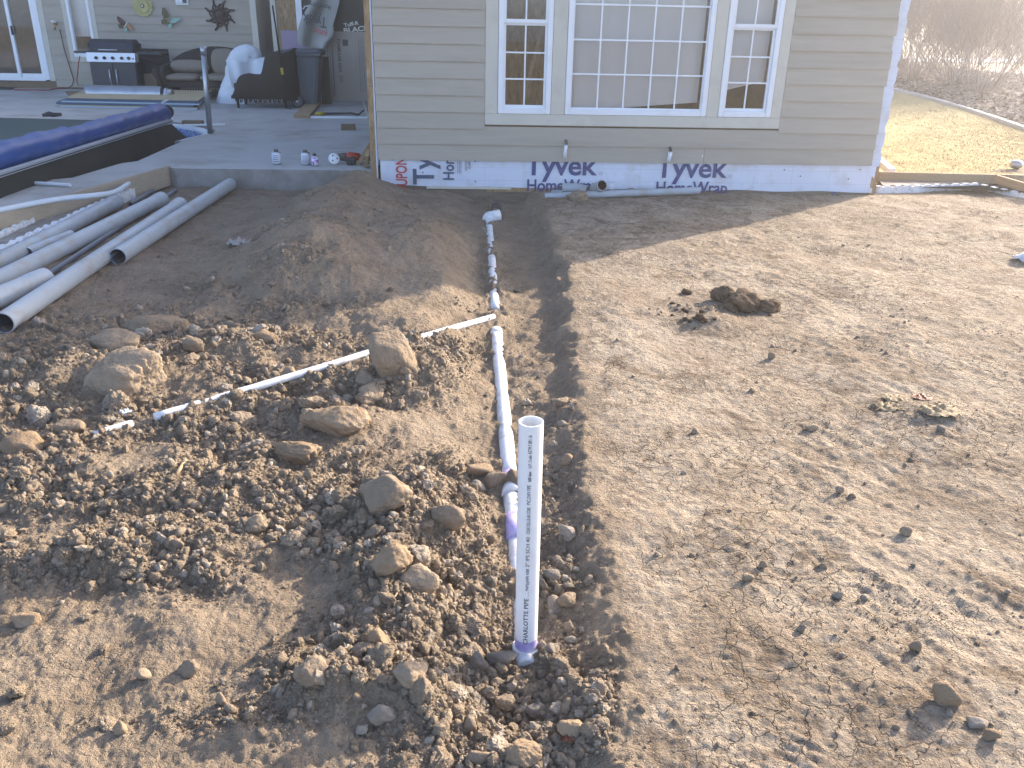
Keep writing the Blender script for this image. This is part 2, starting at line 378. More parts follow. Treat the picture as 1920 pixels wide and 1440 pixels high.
def on(px, py, z0=0.):
    z = z0
    for _ in range(6):
        p = gz(px, py, z); z = .5*z+.5*hz(p.x, p.y)
    p.z = hz(p.x, p.y); return p

NR, NCc = 640, 760
rows = .72*np.exp(np.linspace(0, math.log(10.6/.72), NR))
u = np.linspace(0, 1, NCc)
Y = np.repeat(rows[:, None], NCc, 1)
X = -(1.15+.47*Y)+u[None, :]*(1.15+.47*Y+1.55+.72*Y)
Z = height(X.ravel(), Y.ravel())
co = np.stack([X.ravel(), Y.ravel(), Z], 1)
me = bpy.data.meshes.new('dirt_ground')
idx = np.arange(NR*NCc).reshape(NR, NCc)
quads = np.stack([idx[:-1, :-1], idx[:-1, 1:], idx[1:, 1:], idx[1:, :-1]], -1).reshape(-1, 4)
me.vertices.add(len(co)); me.vertices.foreach_set('co', co.ravel())
me.loops.add(quads.size); me.loops.foreach_set('vertex_index', quads.ravel().astype(np.int32))
me.polygons.add(len(quads)); me.polygons.foreach_set('loop_start', np.arange(0, quads.size, 4, dtype=np.int32))
me.polygons.foreach_set('use_smooth', np.ones(len(quads), bool))
me.update(calc_edges=True)
xe, end = zones(X.ravel(), Y.ravel())
crust = sst(.0, .12, X.ravel()-xe)
rbv = np.clip(rubble(X.ravel(), Y.ravel()), 0, 1)
smv = np.clip(blobs(SZ, X.ravel(), Y.ravel()), 0, 1)
at = me.attributes.new('crust', 'FLOAT', 'POINT'); at.data.foreach_set('value', np.clip(crust*(1-.6*rbv)+.35*smv, 0, 1).astype(np.float32))
at = me.attributes.new('rubble', 'FLOAT', 'POINT'); at.data.foreach_set('value', rbv.astype(np.float32))
go = bpy.data.objects.new('dirt_ground', me); COL.objects.link(go); tag(go, kind='structure')

def dirt_material():
    m = bpy.data.materials.new('dry_dirt'); m.use_nodes = True; n = m.node_tree.nodes; L = m.node_tree.links
    p = n['Principled BSDF']; p.inputs['Roughness'].default_value = .95; p.inputs['Specular IOR Level'].default_value = .15
    tc = n.new('ShaderNodeTexCoord'); co = tc.outputs['Object']
    def noise(sc, de=6, ro=.6, dist=0):
        t = n.new('ShaderNodeTexNoise'); t.inputs['Scale'].default_value = sc; t.inputs['Detail'].default_value = de; t.inputs['Roughness'].default_value = ro; t.inputs['Distortion'].default_value = dist
        L.new(co, t.inputs['Vector']); return t.outputs['Fac']
    def rng(v, a, b, lo=0., hi=1.):
        r = n.new('ShaderNodeMapRange'); r.inputs[1].default_value = a; r.inputs[2].default_value = b; r.inputs[3].default_value = lo; r.inputs[4].default_value = hi; L.new(v, r.inputs[0]); return r.outputs[0]
    def mix(a, b, fac):
        x = n.new('ShaderNodeMix'); x.data_type = 'RGBA'
        for i, v in ((6, a), (7, b)):
            if isinstance(v, tuple): x.inputs[i].default_value = (*v, 1)
            else: L.new(v, x.inputs[i])
        L.new(fac, x.inputs[0]); return x.outputs[2]
    def math_(op, a, b):
        x = n.new('ShaderNodeMath'); x.operation = op
        for i, v in enumerate((a, b)):
            if isinstance(v, (int, float)): x.inputs[i].default_value = v
            else: L.new(v, x.inputs[i])
        return x.outputs[0]
    cr = n.new('ShaderNodeAttribute'); cr.attribute_name = 'crust'
    rb = n.new('ShaderNodeAttribute'); rb.attribute_name = 'rubble'
    soil = mix((.305,.238,.168), (.200,.152,.105), rng(noise(4.5, 7, .65), .35, .65))
    soil = mix(soil, (.37,.29,.20), rng(noise(38, 4, .7), .52, .75, 0, .8))
    pale = mix((.405,.33,.245), (.265,.205,.145), rng(noise(1.7, 9, .72, .8), .40, .60))
    pale = mix(pale, (.47,.385,.285), rng(noise(9, 7, .75, .8), .50, .68, 0, .85))
    pale = mix(pale, (.165,.12,.08), rng(noise(3.2, 11, .8, 1.4), .50, .60, 0, .9))
    pale = mix(pale, (.18,.132,.088), rng(noise(19, 6, .75, .5), .54, .66, 0, .7))
    c = mix(soil, pale, cr.outputs['Fac'])
    vor = n.new('ShaderNodeTexVoronoi'); vor.feature = 'DISTANCE_TO_EDGE'; vor.inputs['Scale'].default_value = 11.; vor.inputs['Randomness'].default_value = 1.
    dn = n.new('ShaderNodeTexNoise'); dn.inputs['Scale'].default_value = 9.; dn.inputs['Detail'].default_value = 5; L.new(co, dn.inputs['Vector'])
    ad = n.new('ShaderNodeMix'); ad.data_type = 'RGBA'; ad.blend_type = 'ADD'; ad.inputs[0].default_value = .18; L.new(co, ad.inputs[6]); L.new(dn.outputs['Color'], ad.inputs[7]); L.new(ad.outputs[2], vor.inputs['Vector'])
    crack = rng(vor.outputs['Distance'], 0., .035, 1., 0.)
    cm = math_('MULTIPLY', math_('MULTIPLY', crack, cr.outputs['Fac']), rng(noise(1.4, 4), .46, .60))
    c = mix(c, (.15,.105,.07), math_('MULTIPLY', cm, .55))
    # pale grit specks
    v2 = n.new('ShaderNodeTexVoronoi'); v2.inputs['Scale'].default_value = 70.; L.new(co, v2.inputs['Vector'])
    sp = n.new('ShaderNodeSeparateColor'); L.new(v2.outputs['Color'], sp.inputs[0])
    grit = math_('MULTIPLY', rng(v2.outputs['Distance'], .18, .30, 1., 0.), rng(sp.outputs[0], .80, .86))
    c = mix(c, (.44,.38,.31), math_('MULTIPLY', grit, .7))
    L.new(c, p.inputs['Base Color'])
    hgt = math_('ADD', math_('MULTIPLY', noise(95, 5, .7), .55), math_('MULTIPLY', noise(28, 4, .65), 1.0))
    hgt = math_('SUBTRACT', hgt, math_('MULTIPLY', cm, .8)); hgt = math_('ADD', hgt, math_('MULTIPLY', grit, .5))
    b = n.new('ShaderNodeBump'); b.inputs['Strength'].default_value = 1.; b.inputs['Distance'].default_value = .022
    L.new(hgt, b.inputs['Height']); L.new(b.outputs[0], p.inputs['Normal'])
    return m
M['dirt'] = dirt_material(); me.materials.append(M['dirt'])
M['clod'] = mat('dirt_clod', (.32,.248,.172), .95, (.23,.175,.12), 22., .5, .9, 70., spec=.12, rand=.18, dirt=(.37,.27,.175), dscale=16., damt=.7)
M['stone'] = mat('pale_stone', (.31,.225,.145), .9, (.235,.165,.10), 18., .5, .8, 90., spec=.12, rand=.18, dirt=(.38,.30,.22), dscale=12., damt=.7)
M['grey_stone'] = mat('grey_stone', (.19,.162,.13), .85, (.25,.215,.175), 20., .5, .5, 90., spec=.25, rand=.25, dirt=(.24,.17,.105), dscale=14., damt=.6)

M['clod_unit'] = mat('crumb_soil', (.39,.305,.215), .95, (.30,.23,.16), 1.6, .5, .7, 4., spec=.1, rand=.14, dirt=(.42,.335,.24), dscale=2., damt=.5, bdist=.05)
M['stone_unit'] = mat('pebble_tan', (.47,.40,.32), .9, (.36,.29,.21), 1.6, .5, .6, 4., spec=.12, rand=.16, dirt=(.29,.20,.125), dscale=1.8, damt=.6, bdist=.05)
M['grey_stone_unit'] = mat('pebble_grey', (.215,.18,.14), .9, (.29,.245,.19), 1.6, .5, .5, 5., spec=.2, rand=.2, dirt=(.27,.19,.12), dscale=1.5, damt=.6, bdist=.04)
M['clod_dark'] = mat('damp_clod', (.17,.115,.072), .95, (.105,.07,.045), 18., .5, 1., 60., spec=.12)
# ------------------------------------------------------------------ rocks
ICO = {}
def ico(sub):
    if sub not in ICO:
        bm = bmesh.new(); bmesh.ops.create_icosphere(bm, subdivisions=sub, radius=1)
        ICO[sub] = (np.array([v.co[:] for v in bm.verts]), [[v.index for v in q.verts] for q in bm.faces]); bm.free()
    return ICO[sub]
def rock_mesh(name, seed, sub=3, facets=11, sharp=9., rough=.08, dims=(1, 1, .75), mt='clod', smooth=True):
    rg = np.random.RandomState(seed); d, fs = ico(sub)
    nrm = rg.normal(size=(facets, 3)); nrm /= np.linalg.norm(nrm, axis=1)[:, None]
    off = rg.uniform(.72, 1.05, facets)
    t = np.maximum(d@nrm.T, 1e-3)/off[None, :]
    r = 1/(np.sum(t**sharp, 1)**(1/sharp))
    r = np.minimum(r, 1.3)
    q = d*3.1+seed*1.7
    def n3(p, s): return (nz(p[:, 0]+p[:, 2]*.61, p[:, 1]-p[:, 2]*.37, s)+nz(p[:, 1]*1.1+5, p[:, 2]*1.1+p[:, 0]*.4, s+3))*.5
    r = r*(1+rough*1.6*n3(q*.6, seed)+rough*n3(q*1.7, seed+7)+rough*.7*n3(q*4.1, seed+11)+(rough*.55*n3(q*9., seed+13) if sub > 3 else 0))
    v = d*r[:, None]*np.array(dims)[None, :]
    me = bpy.data.meshes.new(name); me.from_pydata(v.tolist(), [], fs); me.materials.append(M[mt])
    me.polygons.foreach_set('use_smooth', np.full(len(fs), smooth)); me.update(); return me
# scree of small crumbs and gravel: instanced on points, nobody could count it
vcol = bpy.data.collections.new('crumb_variants')
for i in range(14):
    dm = (1, random.uniform(.65, 1), random.uniform(.5, .85))
    mt = 'clod' if i < 11 else ('stone' if i < 13 else 'grey_stone')
    mt += '_unit'
    o = bpy.data.objects.new('crumb', rock_mesh('crumb', 100+i, 2, 8, 16., .24, dm, mt, i % 3 == 0)); vcol.objects.link(o)
def scatter(name, pts, scl, rng_):
    me = bpy.data.meshes.new(name); me.from_pydata(pts.tolist(), [], [])
    a = me.attributes.new('scl', 'FLOAT', 'POINT'); a.data.foreach_set('value', scl.astype(np.float32))
    a = me.attributes.new('rot', 'FLOAT_VECTOR', 'POINT'); a.data.foreach_set('vector', rng_.uniform(0, 6.28, (len(pts), 3)).astype(np.float32).ravel())
    o = bpy.data.objects.new(name, me); COL.objects.link(o)
    ng = bpy.data.node_groups.new(name, 'GeometryNodeTree')
    ng.interface.new_socket('Geometry', in_out='INPUT', socket_type='NodeSocketGeometry'); ng.interface.new_socket('Geometry', in_out='OUTPUT', socket_type='NodeSocketGeometry')
    N = ng.nodes; L = ng.links
    gi = N.new('NodeGroupInput'); gout = N.new('NodeGroupOutput')
    mp = N.new('GeometryNodeMeshToPoints'); ci = N.new('GeometryNodeCollectionInfo'); ci.inputs['Collection'].default_value = vcol
    ci.inputs['Separate Children'].default_value = True; ci.inputs['Reset Children'].default_value = True
    ip = N.new('GeometryNodeInstanceOnPoints'); ip.inputs['Pick Instance'].default_value = True
    ri = N.new('FunctionNodeRandomValue'); ri.data_type = 'INT'
    ri.inputs[4].default_value = 0; ri.inputs[5].default_value = 13
    ns = N.new('GeometryNodeInputNamedAttribute'); ns.data_type = 'FLOAT'; ns.inputs['Name'].default_value = 'scl'
    nr = N.new('GeometryNodeInputNamedAttribute'); nr.data_type = 'FLOAT_VECTOR'; nr.inputs['Name'].default_value = 'rot'
    L.new(gi.outputs[0], mp.inputs[0]); L.new(mp.outputs[0], ip.inputs['Points']); L.new(ci.outputs[0], ip.inputs['Instance'])
    L.new(ri.outputs[2], ip.inputs['Instance Index']); L.new(nr.outputs['Attribute'], ip.inputs['Rotation']); L.new(ns.outputs['Attribute'], ip.inputs['Scale'])
    L.new(ip.outputs[0], gout.inputs[0])
    md = o.modifiers.new('scatter', 'NODES'); md.node_group = ng
    return o
rg = np.random.RandomState(11)
def sample(n, ylo, yhi, gamma=1.7):
    # ground points, denser towards the near edge
    a = rg.rand(n); y = (ylo**(1-gamma)+a*(yhi**(1-gamma)-ylo**(1-gamma)))**(1/(1-gamma))
    x = -(.75+.45*y)+rg.rand(n)*(.75+.45*y+1.05+.68*y)
    return x, y
x, y = sample(1500000, 1.1, 8.8)
rb = rubble(x, y); xe, _ = zones(x, y)
right = sst(0, .1, x-xe)
bxx, byy = np.array([p.x for p in BR])[::-1], np.array([p.y for p in BR])[::-1]
inpipe = ((np.abs(x-xpipe(y)) < .026+.012*nz(y*7, y*0+.5, 3)) & (y > 1.9)) | ((np.abs(y-np.interp(x, bxx, byy)) < .018+.022*nz(x*7, x*0+.5, 3)) & (x > bxx[0]) & (x < bxx[-1]))
bad = ((x < -.9) & (y > 8.8)) | (x < np.interp(y, [6.2, 8.9], [-3.2, -2.85]))
keep = (rg.rand(len(x)) < np.clip(rb*rb*.50, 0, 1)*(1-right)+right*(.012+.45*np.clip(rb-.05, 0, 1))) & ~bad & ~inpipe
x, y, rb, right = x[keep], y[keep], rb[keep], right[keep]
sz = .0018*(1-rg.rand(len(x)))**(-1/2.45)
sz = np.minimum(sz*(.7+.5*np.clip(rb, 0, 1)), .02)*(1-.35*right)*(.85+.09*y)
z = height(x, y)+sz*.05
scat = scatter('loose_crumbs', np.stack([x, y, z], 1), sz, rg)
tag(scat, kind='stuff')
print('crumbs', len(x))
# ------------------------------------------------------------------ lettering
def text_mesh(body, size, bold=0., extrude=.0006, spacing=1.):
    cu = bpy.data.curves.new('lettering', 'FONT'); cu.body = body; cu.size = size; cu.offset = bold; cu.extrude = extrude
    cu.space_character = spacing; cu.resolution_u = 3
    o = bpy.data.objects.new('lettering', cu); COL.objects.link(o)
    bpy.context.view_layer.update()
    dg = bpy.context.evaluated_depsgraph_get(); me = bpy.data.meshes.new_from_object(o.evaluated_get(dg))
    bpy.data.objects.remove(o); bpy.data.curves.remove(cu)
    n = len(me.vertices); v = np.zeros(n*3); me.vertices.foreach_get('co', v); v = v.reshape(-1, 3)
    return me, v
def lettering(body, width, height_, fn, m, parent, bold=0., spacing=1.):
    """text fitted to width x height (descenders ignored), each vertex placed by fn(u, v, w)"""
    me, v = text_mesh(body, 1., bold, spacing=spacing)
    ref, rv = text_mesh('H', 1., bold); hcap = rv[:, 1].max(); bpy.data.meshes.remove(ref)
    x0, x1 = v[:, 0].min(), v[:, 0].max()
    uu = (v[:, 0]-x0)/(x1-x0)*width; vv = v[:, 1]/hcap*height_; ww = v[:, 2]
    o0 = origin(parent)
    me.vertices.foreach_set('co', np.array([Vector(fn(a, b, c))-o0 for a, b, c in zip(uu, vv, ww)]).ravel())
    me.materials.clear(); me.materials.append(m); me.update()
    o = bpy.data.objects.new('lettering', me); COL.objects.link(o); o.parent = parent
    return o

# ------------------------------------------------------------------ house
HX0, HX1 = -.86, 4.36
BY = 17.8                     # rear wall of the patio
house = thing('house', (1.7, FY+.4, 0), 'grey-tan lap-sided house under construction with white framed windows', 'house')
def fx(px, py): return gy(px, py, FY).x
def fz(px, py): return gy(px, py, FY).z
EXPO = .1575; Z0 = fz(1100, 303)
wx0, wx1 = fx(909, 215), fx(1462, 215)
wz0 = fz(1180, 237); wz1 = wz0+1.98
EAVE = 3.65
# wall core behind the siding: four solid pieces round the window opening, then the hidden rear
def wallbox(a, b, m, name='wall'): return MB().box(a, b).build(name, m, house)
ox0, ox1, oz0, oz1 = wx0+.11, wx1-.11, wz0+.11, wz1-.11
mb = MB()
mb.box((HX0+.01, FY+.02, .05), (ox0, FY+.16, EAVE)); mb.box((ox1, FY+.02, .05), (HX1-.01, FY+.16, EAVE))
mb.box((ox0, FY+.02, .05), (ox1, FY+.16, oz0)); mb.box((ox0, FY+.02, oz1), (ox1, FY+.16, EAVE))
mb.build('wall', M['interior'], house)
mb = MB()
mb.box((HX1-.16, FY+.162, .05), (HX1-.01, BY+6, EAVE)); mb.box((HX0+.01, FY+.162, .05), (HX0+.15, 16.05, EAVE))
mb.box((HX0+.16, BY+.3, .05), (HX1-.17, BY+.45, EAVE))
mb.box((HX0+.16, FY+1.5, .05), (HX1-.17, FY+1.6, EAVE))          # partition seen through the windows
mb.box((HX0+.16, FY+.163, .05), (HX1-.17, FY+1.49, .5))          # floor deck
mb.build('wall', M['interior'], house)
# foundation and sheathing seen under the wrap
MB().box((HX0, FY+.01, -.5), (HX1-.02, FY+.15, .045)).build('foundation', M['foundation'], house)
MB().box((fx(800, 354), FY-.012, .022), (fx(958, 355), FY+.008, .048)).build('sill_strip', M['casing'], house)
MB().box((fx(912, 362), FY-.004, -.005), (fx(1050, 362), FY+.009, .04)).build('sheathing_strip', M['osb'], house)
# house wrap: a slightly rumpled sheet
WZ0 = .048
def wrapfn(u, v):
    x = HX0+.02+u*(HX1-HX0-.02); z = WZ0-.02*u+.006*math.sin(u*37)+v*(Z0+.08-WZ0)
    return (x, FY-.003-.004*float(fbm(np.array([x]), np.array([z]), 5., 3, 3)[0])*1., z)
def wrap_mat():
    m = mat('house_wrap', (.70,.73,.80), .45, (.64,.67,.75), 2.5, .5, .15, 9., dirt=(.50,.43,.36), dscale=6., damt=.55)
    n = m.node_tree.nodes; L = m.node_tree.links; p = n['Principled BSDF']; src = p.inputs['Base Color'].links[0].from_socket
    g = n.new('ShaderNodeNewGeometry'); sx = n.new('ShaderNodeSeparateXYZ'); L.new(g.outputs['Position'], sx.inputs[0])
    def line(sock, step, off, wd):
        a = n.new('ShaderNodeMath'); a.operation = 'ADD'; a.inputs[1].default_value = off; L.new(sock, a.inputs[0])
        b = n.new('ShaderNodeMath'); b.operation = 'WRAP'; b.inputs[1].default_value = 0; b.inputs[2].default_value = step; L.new(a.outputs[0], b.inputs[0])
        c = n.new('ShaderNodeMath'); c.operation = 'LESS_THAN'; c.inputs[1].default_value = wd; L.new(b.outputs[0], c.inputs[0]); return c.outputs[0]
    l1 = line(sx.outputs[0], .405, .18, .004); l2 = line(sx.outputs[2], .13, .02, .0035)
    mx = n.new('ShaderNodeMath'); mx.operation = 'MAXIMUM'; L.new(l1, mx.inputs[0]); L.new(l2, mx.inputs[1])
    ml = n.new('ShaderNodeMath'); ml.operation = 'MULTIPLY'; ml.inputs[1].default_value = .35; L.new(mx.outputs[0], ml.inputs[0])
    x = n.new('ShaderNodeMix'); x.data_type = 'RGBA'; L.new(ml.outputs[0], x.inputs[0]); L.new(src, x.inputs[6]); x.inputs[7].default_value = (.3,.32,.42,1); L.new(x.outputs[2], p.inputs['Base Color'])
    return m
M['wrap'] = wrap_mat()
wrap = MB().grid(wrapfn, 120, 8).build('house_wrap', M['wrap'], house)
TY = FY-.0115
def put(body, px0, px1, pyb, cap, m, bold=.02, sp=1.):      # reads left to right, baseline at pixel row pyb
    a = gy(px0, pyb, FY); b = gy(px1, pyb, FY)
    return lettering(body, b.x-a.x, cap, lambda u, v, w: (a.x+u, TY-w, a.z+v+(b.z-a.z)*u/(b.x-a.x)), m, wrap, bold, sp)
put('Tyvek', 984, 1119, 327.5, .205, M['navy'], .02); put('Tyvek', 1228, 1362, 332, .205, M['navy'], .02)
put('HomeWrap', 988, 1122, 357.5, .12, M['navy'], .018); put('HomeWrap', 1229, 1362, 362.5, .125, M['navy'], .018)
for q in (1126, 1369): put('O', q-3, q+3, 328 if q < 1200 else 333, .03, M['navy'], -.02)
put('o', 1557, 1571, 366, .05, M['navy'], .02)
def put_up(body, px, py0, length, cap, m, bold=.02):        # reads upwards
    a = gy(px, py0, FY)
    return lettering(body, length, cap, lambda u, v, w: (a.x-v, TY-w, a.z+u), m, wrap, bold)
put_up('DUPONT', 764, 361, .42, .112, M['red_print'], .02)
put_up('Tyvek', 813, 346, .66, .21, M['slate_print'], .02)
put_up('HomeWrap', 851, 337, .62, .112, M['slate_print'], .02)
put_up('Call', 882, 316, .060, .022, M['grey_print'], .01); put_up('1-8', 882, 304, .042, .022, M['grey_print'], .01)
for q in (858, 861, 864, 872, 875):
    a = gy(q, 325 if q < 870 else 320, FY)
    MB().box((a.x, TY-.0006, a.z), (a.x+.004, TY+.0004, Z0+.03)).build('print_line', M['grey_print'], wrap)
for qx, qy in ((736,299),(708,321),(891,302),(891,340),(793,323),(1470,318),(1500,330),(1612,318),(1590,335)):   # cap nails
    a = gy(qx, qy, FY); MB().tube([(a.x, FY-.014, a.z), (a.x, FY-.008, a.z)], .007, 8).build('cap_nail', M['blackmatte'], wrap)
# siding planks
def plank(x0, x1, z, yf, expo, m, par, tilt=.017, name='siding_plank'):
    th = .011; vs = []
    for x in (x0, x1): vs += [(x, yf-tilt-th, z), (x, yf-tilt, z), (x, yf-.001, z+expo+.022), (x, yf-.001-th, z+expo+.022)]
    return MB().add(vs, [(0,3,2,1),(4,5,6,7),(0,4,7,3),(1,2,6,5),(0,1,5,4),(3,7,6,2)]).build(name, m, par)
k = 0; z = Z0
while z < EAVE-.05:
    rr = random.Random(k); xl = HX0+rr.uniform(0, .006); xr = HX1-.075+rr.uniform(-.012, .012)
    dz = rr.uniform(-.0012, .0012)
    if z+EXPO > wz0-.01 and z < wz1:
        plank(xl, wx0-.002, z+dz, FY-.006, EXPO, M['siding'], house); plank(wx1+.002, xr, z+dz, FY-.006, EXPO, M['siding'], house)
    elif k == 0:
        xj = fx(1318, 295); plank(xl, xj-.001, z, FY-.006, EXPO, M['siding'], house); plank(xj+.002, xr, z, FY-.006, EXPO, M['siding'], house)
    else: plank(xl, xr, z+dz, FY-.006, EXPO, M['siding'], house)
    z += EXPO; k += 1
# the wrap edge at the right corner and the sheathing edge at the left
def edgefn(u, v):
    z = .30+v*(EAVE-.32); n = float(nz(np.array([z*9]), np.array([2.]), 4)[0]); jig = (.012 if int(z*14) % 3 else .0)
    return (HX1-.10+u*(.115+.014*n+jig), FY-.0015-.012*u*u, z)
MB().grid(edgefn, 3, 90).build('wrap_edge', M['wrap'], house)
zz = .0
for i, q in enumerate((.62, 1.02, 3.2)):
    MB().box((HX0-.075, FY-.02, zz), (HX0-.022, FY+.12, q-.004)).build('sheathing_edge', M['osb'], house); zz = q
MB().box((HX0-.02, FY-.016, .1), (HX0-.006, FY+.01, EAVE-.02)).build('wrap_edge', M['wrap'], house)
MB().box((HX1-.03, FY-.004, .0), (HX1+.035, FY+.14, .34)).build('sheathing_edge', M['osb'], house)
# window casing boards
def fr(x0, x1, z0, z1, y0, y1, m, name, par): return MB().box((x0, y0, z0), (x1, y1, z1)).build(name, m, par, bevel=.003)
cy0, cy1 = FY-.028, FY+.02
xa0, xa1 = fx(933, 213), fx(1031, 213); xb0, xb1 = fx(1058, 213), fx(1322, 213); xc0, xc1 = fx(1345, 213), fx(1443, 213)
fz0 = fz(1180, 216); fz1 = fz0+1.72
fr(wx0, wx1, wz0, fz0-.003, cy0, cy1, M['casing'], 'window_casing', house); fr(wx0, wx1, fz1+.003, wz1, cy0, cy1, M['casing'], 'window_casing', house)
for a, b in ((wx0, xa0-.003), (xa1+.003, xb0-.003), (xb1+.003, xc0-.003), (xc1+.003, wx1)):
    fr(a, b, fz0-.002, fz1+.002, cy0, cy1, M['casing'], 'window_casing', house)
def window(x0, x1, z0, z1, cols, rws, hung, par, yb=FY):
    f = MB(); t = .052
    f.box((x0, yb-.034, z0), (x0+t, yb+.06, z1)); f.box((x1-t, yb-.034, z0), (x1, yb+.06, z1))
    f.box((x0+t+.0005, yb-.033, z0), (x1-t-.0005, yb+.06, z0+t)); f.box((x0+t+.0005, yb-.033, z1-t), (x1-t-.0005, yb+.06, z1))
    o = f.build('window', M['vinyl'], par, bevel=.004)
    sash = [(z0+t, z1-t, yb+.005)]
    if hung:
        zm = .5*(z0+z1); sash = [(z0+t, zm-.012, yb+.012), (zm-.022, z1-t, yb-.012)]
    for i, (a, b, y) in enumerate(sash):
        q = .022 if hung else .012; xa, xb = x0+t, x1-t
        s = MB(); s.box((xa, y-.012, a), (xa+q, y+.012, b)); s.box((xb-q, y-.012, a), (xb, y+.012, b)); s.box((xa+q, y-.0118, a), (xb-q, y+.0118, a+q*(1.4 if i == 0 else 1.6))); s.box((xa+q, y-.0118, b-q*1.4), (xb-q, y+.0118, b))
        s.build('sash', M['vinyl'], o, bevel=.002)
        MB().box((xa+q*.5, y-.002, a+q*.5), (xb-q*.5, y+.002, b-q*.5)).build('pane', M['glass'], o)
        gx0, gx1, gz0, gz1 = xa+q, xb-q, a+q*1.4, b-q*1.4
        for j in range(1, cols):
            xx = gx0+(gx1-gx0)*j/cols; MB().box((xx-.0075, y-.010, gz0), (xx+.0075, y-.003, gz1)).build('muntin', M['vinyl'], o)
        for j in range(1, rws):
            zz = gz0+(gz1-gz0)*j/rws; MB().box((gx0, y-.0095, zz-.0075), (gx1, y-.0035, zz+.0075)).build('muntin', M['vinyl'], o)
    return o
w1 = window(xa0, xa1, fz0, fz1, 2, 3, True, house); w2 = window(xb0, xb1, fz0, fz1, 5, 5, False, house); w3 = window(xc0, xc1, fz0, fz1, 2, 3, True, house)
# slatted blinds, hanging crooked
def blinds(x0, x1, zl, zr, ztop, par, y=FY+.13):
    b = MB(); n = int((ztop-min(zl, zr))/.024)
    for i in range(n):
        f = i/(n-1); za = ztop-(ztop-zl)*f; zb = ztop-(ztop-zr)*f
        b.add([(x0, y-.006, za-.013), (x1, y-.006, zb-.013), (x1, y+.005, zb+.013), (x0, y+.005, za+.013)], [(0,1,2,3)])
    b.box((x0, y-.012, ztop), (x1, y+.012, ztop+.03))
    o = b.build('blind', M['blind'], par); tag(o, kind='stuff')
    MB().bar((x0, y, zl-.012), (x1, y, zr-.012), .024, .018).build('bottom_rail', M['blind'], par)
blinds(xb0+.06, xb1-.06, fz(1068, 207), fz(1310, 190), fz1-.03, w2)
blinds(xc0+.06, xc1-.06, fz(1360, 168), fz(1433, 150), fz1-.03, w3)
# bracing and boards inside the left window
MB().bar((fx(985, 160)-.06, FY+.36, .62), (fx(1020, 60)+.06, FY+.33, 1.75), .09, .04).build('brace', M['lumber'], house)
MB().box((fx(940, 60)-.12, FY+.62, .52), (fx(1040, 60)+.1, FY+.64, 2.6)).build('sheathing_panel', M['osb'], house)
MB().box((fx(945, 100), FY+.3, .5), (fx(945, 100)+.035, FY+.39, 2.6)).build('stud', M['lumber'], house)
# roof with overhang
rx0, rx1, ry0 = HX0-.35, HX1+.4, FY-.4
mb = MB(); e = EAVE; rid = e+1.15; xm = .5*(rx0+rx1)
mb.add([(rx0, ry0, e), (rx1, ry0, e), (rx1, BY+6.4, e), (rx0, BY+6.4, e), (xm, ry0+2.3, rid), (xm, BY+4, rid), (rx0, ry0, e-.12), (rx1, ry0, e-.12), (rx1, BY+6.4, e-.12), (rx0, BY+6.4, e-.12)],
       [(0,1,4),(1,2,5,4),(2,3,5),(3,0,4,5),(6,9,8,7),(0,6,7,1),(1,7,8,2),(2,8,9,3),(3,9,6,0)])
mb.build('roof', M['shingle'], house)
# pipe stubs and a length of string on the siding
def stub(px, py, lab, tail, w_=.030):
    a = gy(px, py, FY-.03)
    o = MB().tube([(a.x, FY-.01, a.z+.02), (a.x, FY-.05, a.z+.02), (a.x, FY-.062, a.z-.005)], .016, 12).build('conduit_stub', M['tool_grey'], house)
    MB().tube([(a.x, FY-.062, a.z-.02), (a.x-.004, FY-.062, a.z-.06), (a.x-.010, FY-.058, a.z-tail)], [w_*.62, w_*.55, w_*.7], 10).build('tape', M['vinyl'], o)
    return a
s1 = stub(1061, 268, '', .145); s2 = stub(1256, 281, '', .11, .036)
st = MB()
P0 = gy(727, 274, FY-.02); P2 = gy(1318, 293, FY-.02)
pts = []
for A, B, sag in ((P0, Vector((s1.x, 0, s1.z)), .07), (Vector((s1.x, 0, s1.z)), Vector((s2.x, 0, s2.z)), .035), (Vector((s2.x, 0, s2.z)), P2, .02)):
    for i in range(12):
        t = i/12; pts.append((A.x+(B.x-A.x)*t, FY-.028, A.z+(B.z-A.z)*t-4*sag*t*(1-t)))
st.tube(pts, .0016, 5).build('string', M['casing'], house)
a = gy(1317, 290, FY-.02); MB().tube([(a.x, FY-.02, a.z), (a.x+.002, FY-.022, a.z-.06)], [.012, .006], 8).build('caulk_drip', M['casing'], house)

# ---- patio wing: rear wall, sliding door, narrow window
z = .2; k = 0; BEXP = .1455
bz0 = .235
dx0, dx1 = gy(-150, 150, BY).x, gy(106, 150, BY).x
vx0, vx1 = gy(134, 115, BY).x, gy(187, 75, BY).x; vz0 = gy(150, 116, BY).z
RX = gy(511, 90, BY).x
dz0 = gy(50, 149, BY).z; dz1 = dz0+2.2; vz1 = vz0+1.75
mb = MB(); WT = 3.5
mb.box((-14, BY+.02, .2), (dx0, BY+.2, WT)); mb.box((dx0, BY+.02, .2), (dx1, BY+.2, dz0)); mb.box((dx0, BY+.02, dz1), (dx1, BY+.2, WT)); mb.box((dx1, BY+.02, .2), (vx0, BY+.2, WT))
mb.box((vx0, BY+.02, .2), (vx1, BY+.2, vz0)); mb.box((vx0, BY+.02, vz1), (vx1, BY+.2, WT)); mb.box((vx1, BY+.02, .2), (HX0+.15, BY+.2, WT))
mb.box((-14, BY+2.2, .2), (HX0+.15, BY+2.3, WT)); mb.box((-14, BY+.201, .2), (HX0+.15, BY+2.19, .3)); mb.box((-14.2, BY+.02, .2), (-14.001, BY+2.3, WT))
mb.build('wall', M['interior'], house)
